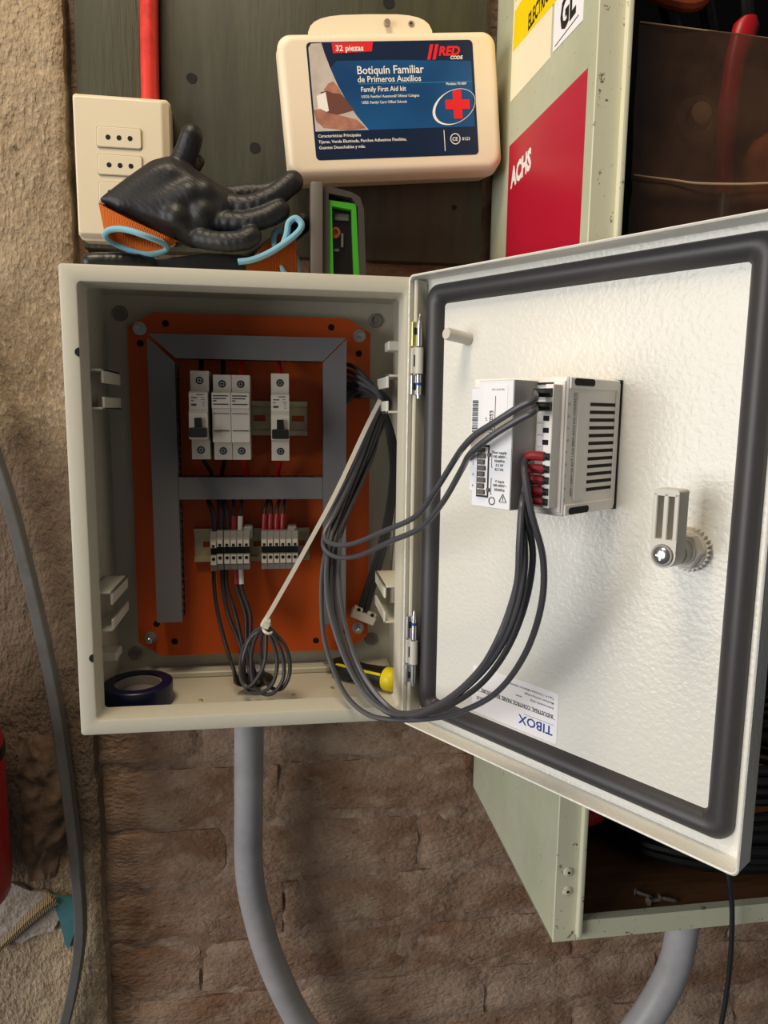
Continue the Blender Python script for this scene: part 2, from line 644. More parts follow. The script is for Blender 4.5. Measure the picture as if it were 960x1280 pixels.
# outer skin, front rim, inward return flange, inside faces
b.rr([(0, W0, 0, H0, 3, D0), (0, W0, 0, H0, 3, 1.6), (0.5, W0 - .5, 0.5, H0 - .5, 3, 0.4), (1.6, W0 - 1.6, 1.6, H0 - 1.6, 3, 0),
      (r - 1.6, W0 - r + 1.6, r - 1.6, H0 - r + 1.6, 4, 0), (r - .4, W0 - r + .4, r - .4, H0 - r + .4, 4, 0.5), (r, W0 - r, r, H0 - r, 4, 1.8),
      (r + 1.2, W0 - r - 1.2, r + 1.2, H0 - r - 1.2, 3, 25), (r - .2, W0 - r + .2, r - .2, H0 - r + .2, 3, 26), (r - 1, W0 - r + 1, r - 1, H0 - r + 1, 3, 24),
      (r - 4, W0 - r + 4, r - 4, H0 - r + 4, 3, 4), (1.6, W0 - 1.6, 1.6, H0 - 1.6, 2, 4), (1.6, W0 - 1.6, 1.6, H0 - 1.6, 2, D0 - 1.6)], k=4)
body = b.build('body', 'box_paint', enc, ang=0.5)
# joggle along the back of the floor
b = MB()
b.box(2, W0 - 2, 126, 148, 1.6, 8, 1.2)
b.build('floor_step', 'box_paint', enc)
for z in (330.3, 70.5):
    b = MB()
    b.prism([(13.4 + 3.6 * math.cos(PI / 2 + PI * i / 10), z + 3.6 * math.sin(PI / 2 + PI * i / 10)) for i in range(11)], -.25, 1.5)
    b.build('rim_hole', 'dark_hole', enc)
# C-shaped brackets on the side walls
for side in (0, 1):
    for z0, z1 in ((284, 319), (84, 121)):
        b = MB()
        X = (lambda v: v) if side == 0 else (lambda v: W0 - v)
        for (xa, xb, za, zb) in ((1.6, 24, z1 - 2, z1), (22, 24, z1 - 12, z1), (1.6, 24, z0, z0 + 2), (22, 24, z0, z0 + 11), (1.6, 3.4, z0, z1)):
            x_, y_ = sorted((X(xa), X(xb)))
            b.box(x_, y_, 32, 98, za, zb, 0.4)
        b.build('bracket', 'bracket_white', enc)
for (x0, x1, y0, y1, z0, z1) in ((1.6, 19, 60, 84, 46, 54), (277, 294.4, 60, 84, 343, 352)):
    b = MB()
    b.box(x0, x1, y0, y1, z0, z1, 1)
    b.build('lock_tab', 'bracket_white', enc)
for x, z in ((16.1, 380.3), (276, 380.9), (18.7, 24), (275, 31)):
    b = MB()
    b.lathe((x, 148.6, z), (0, -3, 0), [(0, 7.5), (0.6, 7.5), (1, 6.2), (1, 4.6), (0.3, 4.2)], 20)
    b.build('wall_plug', 'terminal_grey', enc)
# orange mounting plate
b = MB()
b.prism([(25, 40), (48, 24.5), (246, 24.5), (269, 40), (269, 366), (244, 380.5), (50, 380.5), (25, 366)], 133.5, 135.5)
plate = b.build('mounting_plate', 'orange', enc)
for x, z in ((37.1, 350), (62, 370), (228, 371), (257, 345), (44, 60), (62, 40), (240, 44), (212, 36)):
    b = MB()
    b.cyl((x, 133.2, z), (x, 134.6, z), 3.4, seg=14)
    b.build('plate_hole', 'dark_hole', plate)
for x, z in ((37.1, 364.3), (257.3, 363.2), (37.7, 45.5), (258, 49.1)):
    b = MB()
    b.cyl((x, 133.6, z), (x, 131.8, z), 6.6, seg=20)
    b.cyl((x, 131.8, z), (x, 126.5, z), 5.2, seg=6)
    b.lathe((x, 126.5, z), (0, -7, 0), [(0, 3.2), (0.9, 3.2), (1, 2.4)], 12)
    b.build('mounting_nut', 'steel', plate)
b = MB()
b.lathe((145, 112, 1.4), (0, 0, 3.6), [(0, 21), (0.7, 21), (1, 19), (1, 13), (0.4, 13)], 24)
b.build('cable_gland', 'black_plastic', enc)
for x, y in ((96, 62), (186, 66), (226, 80)):
    b = MB()
    b.ell((x, y, 2.4), 2.2, 2.2, 1.4, 10, 6)
    b.build('floor_rivet', 'brass', enc)

# ---- door, in its own hinge frame: x along the door, z up, +y away from the viewer
DA = -0.966
HX, HY = 285.04, -4.7
DW = 298


def door_part(name, mb, m, parent, **k):
    return mb.build(name, m, parent, **k)


b = MB()
t = 18
b.rr([(-1.4, DW + 1.4, -0.4, H0 + .4, 4, t + 1.6), (-1.6, DW + 1.6, -0.6, H0 + .6, 5, t), (-1.6, DW + 1.6, -0.6, H0 + .6, 5, 0.7), (-0.8, DW + .8, 0.2, H0 - .2, 5, 0),
      (0.2, DW - .2, 1.2, H0 - 1.2, 4, 0.5), (0.4, DW - .4, 1.4, H0 - 1.4, 4, t - 3), (1.2, DW - 1.2, 2.2, H0 - 2.2, 4, t - 0.8), (3.4, DW - 3.4, 4.4, H0 - 4.4, 4, t)], k=4)
door = b.build('door', 'door_paint', enc, ang=0.5)
ORG_ENC = ORG[enc.name]
# place the door mesh in the hinge frame (vertices were shifted by the enclosure origin: undo that)
for v in door.data.vertices:
    v.co += ORG_ENC * S
door.location = (Vector((HX, HY, 0)) - ORG_ENC) * S
door.rotation_euler = (0, 0, DA)
ORG[door.name] = Vector((0, 0, 0))
door['label'] = 'white textured door swung open, inside face in view'
# sponge gasket
b = MB()
gx0, gx1, gz0, gz1 = 7, 289.5, 10, 393
prof = [(0, t), (0.6, t - 4), (3, t - 7), (7, t - 8.6), (11, t - 8), (15, t - 5.4), (17.2, t - 2.5), (18, t)]
b.rr([(gx0 + o, gx1 - o, gz0 + o * .92, gz1 - o * .92, max(13 - o * .55, 2.5), y) for o, y in prof], False, False, k=6)
b.build('gasket', 'rubber', door, ang=1.2)
# hinge-side stiffening fold
b = MB()
b.box(1.0, 5, 4, t, 3, 397, 1)
b.build('hinge_fold', 'box_paint', door)
# earth stud
b = MB()
b.lathe((51.5, t, 345.6), (-1.6, -25, 2.4), [(0, 5.6), (0.1, 5.0), (0.92, 5.0), (1.0, 4.4)], 16)
b.build('earth_stud', 'knob_grey', door)
# maker's sticker, stuck on upside down
b = MB()
b.rr([(68, 154, 29, 70.5, 2, t - 0.1), (68, 154, 29, 70.5, 2, t - 0.35)], k=3)
st = b.build('sticker', 'sticker_white', door)
st['label'] = 'white maker label stuck on upside down'
b = MB()
b.text('TIBOX', 10.5, front(150, t - 0.45, 42, True), bold=0.02, xs=1.05)
b.build('lettering', 'ink_blue', st)
b = MB()
b.text('INDUSTRIAL CONTROL PANEL ENCLOSURE', 4.3, front(150, t - 0.45, 52, True), bold=0.03, xs=0.85)
b.text('Environmental rating', 2.6, front(150, t - 0.45, 58, True), bold=0.01)
b.text('Maximum working voltage', 2.6, front(150, t - 0.45, 62, True), bold=0.01)
b.text('Type 4, 12 Enclosure Made for Industrial Use', 2.6, front(150, t - 0.45, 66, True), bold=0.01)
b.text('series', 2.6, front(120, t - 0.45, 58, True), bold=0.01)
b.text('EUS', 4.2, front(80, t - 0.45, 44, True), bold=0.02)
b.box(70, 152, t - 0.42, t - 0.4, 48.6, 48.9)
b.box(122, 151, t - 0.42, t - 0.4, 43.6, 43.9)
b.build('lettering', 'print_dark', st)
# quarter-turn latch
cx, cz = 247.5, 198.7
b = MB()
ring = []
for k in range(56):
    an = 2 * PI * k / 56
    rr_ = 14.6 if k % 2 else 12.6
    ring.append((math.cos(an) * rr_, math.sin(an) * rr_))
b.loft([[(cx + x, y, cz + zz) for x, zz in ring] for y in (t, t - 5)])
b.lathe((cx, t - 5, cz), (0, -1.2, 0), [(0, 12.4), (1, 12)], 28)
b.build('latch_lock_ring', 'knob_grey', door, ang=0.3)
b = MB()
b.lathe((cx, t - 6, cz), (0, -6, 0), [(0, 12.2), (0.85, 12.2), (1, 11.4)], 6)
b.lathe((cx, t - 12, cz), (0, -10, 0), [(0, 9), (0.15, 9), (0.2, 7.6), (1, 7.6)], 24)
b.build('latch_barrel', 'knob_grey', door, ang=0.3)
b = MB()
ax0, ax1, az0, az1, ay0, ay1 = 239.2, 255.6, 191.2, 240.5, -8, -21.5
# arm: frame with two long slots, thick rim and rounded foot
foot = [(cx + 8.2 * math.cos(a), cz + 1.5 + 8.8 * math.sin(a)) for a in [PI + PI * i / 10 for i in range(11)]]
b.prism([(ax0, 209.5), (ax0 + 0.1, 202)] + [(x, zz) for x, zz in foot] + [(ax1 - 0.1, 202), (ax1, 209.5)], ay0, ay1)
for xa, xb in ((ax0, ax0 + 2.9), (cx - 1.5, cx + 1.6), (ax1 - 2.9, ax1)):
    b.box(xa, xb, ay1, ay0, 209, 238, 0.5)
b.rr([(ax0, ax1, 236.4, az1, 2.4, ay0), (ax0, ax1, 236.4, az1, 2.4, ay1)], k=4)
b.box(ax0 + 1, ax1 - 1, ay0 - 4, ay0, 209, 224, 0.4)
arm = b.build('latch_arm', 'knob_grey', door, ang=0.5)
b = MB()
b.lathe((cx, ay1 - 0.2, cz + 1), (0, -1.2, 0), [(0, 7.0), (1, 6.6), (1, 5.4), (0, 5.2)], 22)
b.build('latch_washer', 'terminal_grey', door)
b = MB()
b.lathe((cx, ay1, cz + 1), (0, -3, 0), [(0, 5), (0.5, 5), (0.85, 4), (1, 2.2)], 20)
b.box(cx - 3, cx + 3, ay1 - 3.3, ay1 - 2.4, cz + 0.5, cz + 1.5)
b.box(cx - 0.5, cx + 0.5, ay1 - 3.3, ay1 - 2.4, cz - 2, cz + 4)
b.build('latch_screw', 'steel', door)
# hinges between rim and door
for z0, z1, up in ((299, 363, True), (38.5, 103, False)):
    h = MB()
    zz = [z0 + 1, z0 + 18, z0 + 19, z0 + 41, z0 + 42, z1 - 1]
    h.box(287.5, 296, -6.5, -2.2, zz[0], zz[1], 0.6)
    h.cyl((294, -8.2, zz[0]), (294, -8.2, zz[1]), 2.7, seg=14)
    h.cyl((294, -8.2, z0 - 2), (294, -8.2, z0 + 1), 1.8, seg=10)
    ho = h.build('hinge', 'steel', enc)
    h = MB()
    h.box(287.5, 294, -7, -2.2, zz[2], zz[3], 0.6)
    h.cyl((294, -8.2, zz[2]), (294, -8.2, zz[3]), 3.6, seg=14)
    h.build('knuckle', 'knob_grey', ho)
    h = MB()
    h.box(287.5, 294, -6.5, -2.2, zz[4], zz[5], 0.6)
    h.build('leaf', 'brass' if up else 'steel', ho)
    h = MB()
    h.lathe((294, -8.2, zz[4]), (0, 0, z1 + 5 - zz[4]), [(0, 2.7), (0.5, 2.6), (0.75, 1.9), (0.9, 1.7), (1, 0.4)], 12)
    h.build('pin', 'steel', ho)
    h = MB()
    zb = z0 + 9 if up else z1 - 9
    h.lathe((294, -8.2, zb), (0, 0, 2.4), [(0, 3.0), (1, 3.0)], 12)
    h.build('retaining_ring', 'ink_blue', ho)
    h = MB()
    for zc, hh in ((z0 + 8, 3), (z0 + 30, 5), (z1 - 9, 3)):
        h.box(289.3, 291.6, -7.3, -6.4, zc - hh, zc + hh, 0.3)
    h.build('hinge_slot', 'dark_hole', ho)

# ================================================================== wire ducts on the plate


def duct(poly, lab, fingers):
    xs = [p[0] for p in poly]
    zs = [p[1] for p in poly]
    d = thing('wire_duct', lab, 'cable duct', (sum(xs) / len(xs), 117, min(zs)), group='grey wire ducts on the orange plate')
    m = MB()
    m.prism(poly, 100, 104)
    m.build('cover', 'duct_grey', d)
    m = MB()
    fingers(m)
    m.build('slotted_body', 'duct_grey', d, flat=True)


def vfing(x0, x1, z0, z1, ins=1.0):
    def f(m):
        m.box(x0 + ins, x1 - ins, 131, 133.3, z0, z1)
        for xx in (x0 + ins, x1 - ins - 1.4):
            zz = z0
            while zz < z1 - 5:
                m.box(xx, xx + 1.4, 104, 131, zz, zz + 5.2)
                zz += 8
            m.box(xx, xx + 1.4, 122, 131, z0, z1)
    return f


def hfing(x0, x1, z0, z1, ins=1.0):
    def f(m):
        m.box(x0, x1, 131, 133.3, z0 + ins, z1 - ins)
        for zz in (z0 + ins, z1 - ins - 1.4):
            xx = x0
            while xx < x1 - 5:
                m.box(xx, xx + 5.2, 104, 131, zz, zz + 1.4)
                xx += 8
            m.box(x0, x1, 122, 131, zz, zz + 1.4)
    return f


duct([(49.5, 353.5), (74.6, 330), (75.2, 71), (50.3, 71)], 'vertical grey wire duct left of the breakers', vfing(50, 75, 71, 330))
duct([(50.5, 356.5), (240.5, 357.2), (217.6, 334), (75.5, 334)], 'top horizontal grey wire duct above the breakers', hfing(74, 218, 334, 357))
duct([(241, 356), (241.5, 64), (217.8, 64), (217.7, 333.2)], 'vertical grey wire duct right of the breakers', vfing(217.7, 241, 64, 330))
duct([(75.3, 218.4), (217.4, 218.4), (217.4, 196.4), (75.3, 196.4)], 'middle horizontal grey wire duct between breakers and terminals', hfing(76, 217, 196.4, 218.4))

# ================================================================== DIN rails


def rail(x0, x1, zc, slots, lab):
    o = thing('din_rail', lab, 'rail', ((x0 + x1) / 2, 130, zc - 17.5))
    m = MB()
    for s_ in (-1, 1):
        m.box(x0, x1, 126.5, 127.6, *sorted((zc + s_ * 17.5, zc + s_ * 12.8)))
        m.box(x0, x1, 127.6, 132.8, *sorted((zc + s_ * 13.6, zc + s_ * 12.5)))
        m.box(x0, x1, 131.8, 132.9, *sorted((zc + s_ * 12.5, zc + s_ * 3.0)))
    xs = [x0] + [v for a in slots for v in a] + [x1]
    for i in range(0, len(xs), 2):
        if xs[i + 1] > xs[i]:
            m.box(xs[i], xs[i + 1], 131.8, 132.9, zc - 3, zc + 3)
    m.build('rail_body', 'zinc', o, flat=True)


rail(92, 203, 277, ((98, 110), (124, 136), (148, 160), (187, 200)), 'zinc plated rail carrying the circuit breakers')
rail(85.5, 205, 145, ((94, 104), (146, 154), (194, 202)), 'zinc plated rail carrying the grey terminal blocks')

# ================================================================== breakers and fuse holders
ZB = 278.5


def screw_on(par, x, y, z, r=3.6):
    m = MB()
    m.lathe((x, y + 0.4, z), (0, -0.7, 0), [(0, r), (1, r)], 16)
    o = m.build('terminal_screw_well', 'dark_hole', par)
    m = MB()
    m.lathe((x, y - 0.2, z), (0, -0.6, 0), [(0, r * .72), (1, r * .6)], 14)
    m.build('screw_head', 'steel', o)
    m = MB()
    m.box(x - r * .5, x + r * .5, y - 1.0, y - .7, z - .4, z + .4)
    m.box(x - .4, x + .4, y - 1.0, y - .7, z - r * .5, z + r * .5)
    m.build('cross_slot', 'dark_hole', o)


def breaker(x0, lab, dz=0):
    o = thing('circuit_breaker', lab, 'breaker', (x0 + 8.75, 100, ZB - 42 + dz), group='circuit breakers on the upper rail')
    x1 = x0 + 17.5
    zc = ZB + dz
    m = MB()
    m.prism_x([(126, zc - 42), (84, zc - 42), (84, zc - 23.5), (68, zc - 22), (66, zc - 21), (66, zc + 2), (70, zc + 6), (70, zc + 21), (72, zc + 22.5), (84, zc + 23), (84, zc + 42), (126, zc + 42)], x0 + .2, x1 - .2)
    m.build('body', 'breaker_white', o, ang=0.3)
    m = MB()
    m.box(x0 + 5.5, x1 - 5.5, 62, 68, zc - 16, zc - 2, 0.5)
    m.box(x0 + .8, x1 - .8, 57, 67, zc - 20, zc - 11, 0.8)
    m.build('toggle', 'black_plastic', o)
    screw_on(o, x0 + 8.75, 84, zc + 33)
    screw_on(o, x0 + 8.75, 84, zc - 33)
    m = MB()
    for i, (a, b2, zz, hh) in enumerate(((7, 14, 19.6, .7), (2.2, 8, 16.8, .8), (2.2, 4.5, 14, .7), (2.2, 7, 10.3, 1.6), (11, 14, 17, .4), (11, 15, 15, .4), (12, 15, 13, .4), (12.5, 14.5, 11, .4), (12.5, 14.5, 9, .4))):
        m.box(x0 + a, x0 + b2, 69.7, 70.1, zc + zz - hh * .8, zc + zz + hh * .4)
    m.build('print', 'print_dark', o)
    return o


breaker(90.6, 'leftmost white circuit breaker with black toggle on the upper rail', 1)
breaker(166.4, 'rightmost white circuit breaker standing alone on the upper rail', 0)


def fuse(x0, lab):
    o = thing('fuse_holder', lab, 'fuse holder', (x0 + 8.75, 100, ZB - 41), group='white fuse holders beside the left breaker')
    x1 = x0 + 17.4
    zc = ZB - 0.8
    m = MB()
    m.prism_x([(126, zc - 40.5), (84, zc - 40.5), (84, zc - 24), (72, zc - 23), (71, zc - 10), (71, zc + 6), (70, zc + 8), (68, zc + 9), (68, zc + 23), (70, zc + 24), (84, zc + 24), (84, zc + 40.5), (126, zc + 40.5)], x0 + .2, x1 - .2)
    m.build('body', 'breaker_white', o, ang=0.25)
    m = MB()
    m.box(x0 + 1.4, x1 - 1.4, 70.2, 71.5, zc - 12.6, zc - 11.8)
    m.box(x0 + 1.4, x1 - 1.4, 70.2, 71.5, zc + 3.6, zc + 4.2)
    m.build('carrier_groove', 'print_dark', o)
    screw_on(o, x0 + 8.7, 84, zc + 32)
    screw_on(o, x0 + 8.7, 84, zc - 32)
    m = MB()
    for zz, a, b2 in ((20.5, 1.4, 15), (18, 1.4, 13.5), (15.8, 1.4, 4.5), (12.6, 1.4, 15.5)):
        m.box(x0 + a, x0 + b2, 67.6, 68.1, zc + zz - .6, zc + zz + .5)
    m.build('print', 'print_dark', o)


fuse(111.6, 'left white fuse holder next to the leftmost breaker')
fuse(129.1, 'right white fuse holder with red wire on top')

# ================================================================== terminal blocks


def terminal(x0, w, dz, lab):
    o = thing('terminal_block', lab, 'terminal block', (x0 + w / 2, 110, 124), group='grey terminal blocks on the lower rail')
    zc = 144.5 + dz
    m = MB()
    m.prism_x([(126, zc - 20), (100, zc - 20), (100, zc - 15), (95, zc - 13), (95, zc - 3.5), (100, zc - 3), (100, zc + 4), (95, zc + 4.5), (95, zc + 12), (99, zc + 13), (99, zc + 19.5), (126, zc + 19.5)], x0 + .15, x0 + w - .15)
    m.build('body', 'terminal_grey', o, ang=0.2)
    m = MB()
    m.prism_x([(95.2, zc + 4.8), (94.6, zc + 4.8), (94.6, zc + 11.6), (95.2, zc + 11.6)], x0 + .7, x0 + w - .7)
    m.prism_x([(95.2, zc - 12.6), (94.6, zc - 12.6), (94.6, zc - 3.8), (95.2, zc - 3.8)], x0 + .7, x0 + w - .7)
    m.build('marker_face', 'breaker_white', o)
    m = MB()
    m.box(x0 + w / 2 - 1.4, x0 + w / 2 + 1.4, 94.2, 95, zc + 5, zc + 7.8, .2)
    m.lathe((x0 + w / 2, 95, zc - 6.6), (0, -.8, 0), [(0, 1.9), (1, 1.8)], 10)
    m.box(x0 + .3, x0 + w - .3, 99.4, 100.2, zc - 2.8, zc + 3.8)
    m.build('entry_hole', 'dark_hole', o)


ordn = ['first', 'second', 'third', 'fourth', 'fifth', 'sixth']
for i in range(6):
    terminal(104.6 + i * 6.4 + (0.6 if i > 1 else 0), 6.4, -1.2 if i == 0 else 0, f'grey terminal block, {ordn[i]} from the left in the left group')
for i in range(6):
    terminal(155 + i * 6.2, 6.2, 0, f'grey terminal block, {ordn[i]} from the left in the right group')
for x0, lab in ((137.5, 'small grey end clamp behind the left terminal group'), (182, 'small grey end clamp behind the right terminal group')):
    m = MB()
    m.box(x0, x0 + 9, 101, 126, 155, 168, 1)
    m.box(x0 + 2, x0 + 7, 99.5, 101, 158, 166, .4)
    tag(m.build('end_clamp', 'terminal_grey'), lab, 'clamp', 'end clamps on the lower rail')

# ================================================================== short wires on the plate


def wire(pts, r, m, lab, name='wire', ferr=None, group=None, seg=8, sub=5):
    if ferr:
        o = thing(name, lab, 'wire', pts[0], group=group)
        b = MB()
        b.tube(pts, r, seg, sub)
        b.build('insulation', m, o)
        for fp, fr, fm in ferr:
            b = MB()
            b.tube(fp, fr, 10, 4)
            b.build('sleeve', fm, o)
        return o
    b = MB()
    b.tube(pts, r, seg, sub)
    return tag(b.build(name, m), lab, 'wire', group)


G1 = 'short wires at the breakers'
for xc, m, dx, t_, lab in ((99.3, 'wire_black', 6, 1.0, 'the leftmost breaker'), (120.3, 'wire_black', -4, -.8, 'the left fuse holder'), (137.8, 'wire_red', 3, 0, 'the right fuse holder'), (175.1, 'wire_red', -3, 0, 'the rightmost breaker')):
    cn = 'black' if m == 'wire_black' else 'red'
    wire([(xc - 2, 124, 345), (xc - 1, 116, 332), (xc, 104, 324), (xc, 96, 318)], 2.4, m, f'short {cn} wire entering the top of {lab}', group=G1)
    wire([(xc, 96, 238), (xc + dx * .3, 106, 232), (xc + dx, 116, 222), (xc + dx, 124, 210)], 2.1 if cn == 'black' else 2.6, m, f'short {cn} wire leaving the bottom of {lab}', group=G1)
G2 = 'short wires above the terminal blocks'
for i, (xc, xt, m, sl) in enumerate(((108, 101, 'wire_purple', None), (114.4, 112, 'wire_purple', None), (121, 117, 'wire_purple', None), (127.4, 127, 'wire_black', 'ferrule_red'), (133.8, 136, 'wire_black', 'ferrule_white'))):
    pts = [(xt, 124, 205), (xt, 118, 196), (xc - (xc - xt) * .3, 112, 184), (xc, 110, 172), (xc, 110, 160)]
    fe = [([(xc + .3, 109.6, 178), (xc, 109.6, 170), (xc, 109.8, 161)], 2.6, sl)] if sl else None
    lab = f'short black wire into the {ordn[i]} terminal of the left group from above'
    if sl == 'ferrule_white':
        lab = 'short black wire with white sleeve above the left terminal group'
    if sl == 'ferrule_red':
        lab = 'short black wire with red sleeve above the left terminal group'
    wire(pts, 2.5 if i < 3 else 1.7, m, lab, ferr=fe, group=G2)
for i, (xc, xt) in enumerate(((158.2, 162), (164.4, 164), (170.6, 174), (176.8, 179))):
    pts = [(xt, 124, 205), (xt, 118, 196), (xc + 1, 112, 186), (xc, 110, 172), (xc, 110, 160)]
    wire(pts, 1.8, 'wire_black', f'short black wire with red sleeve into the {ordn[i]} terminal of the right group', ferr=[([(xc + .6, 110.5, 180), (xc, 109.6, 170), (xc, 109.8, 161)], 2.7, 'ferrule_red')], group=G2)

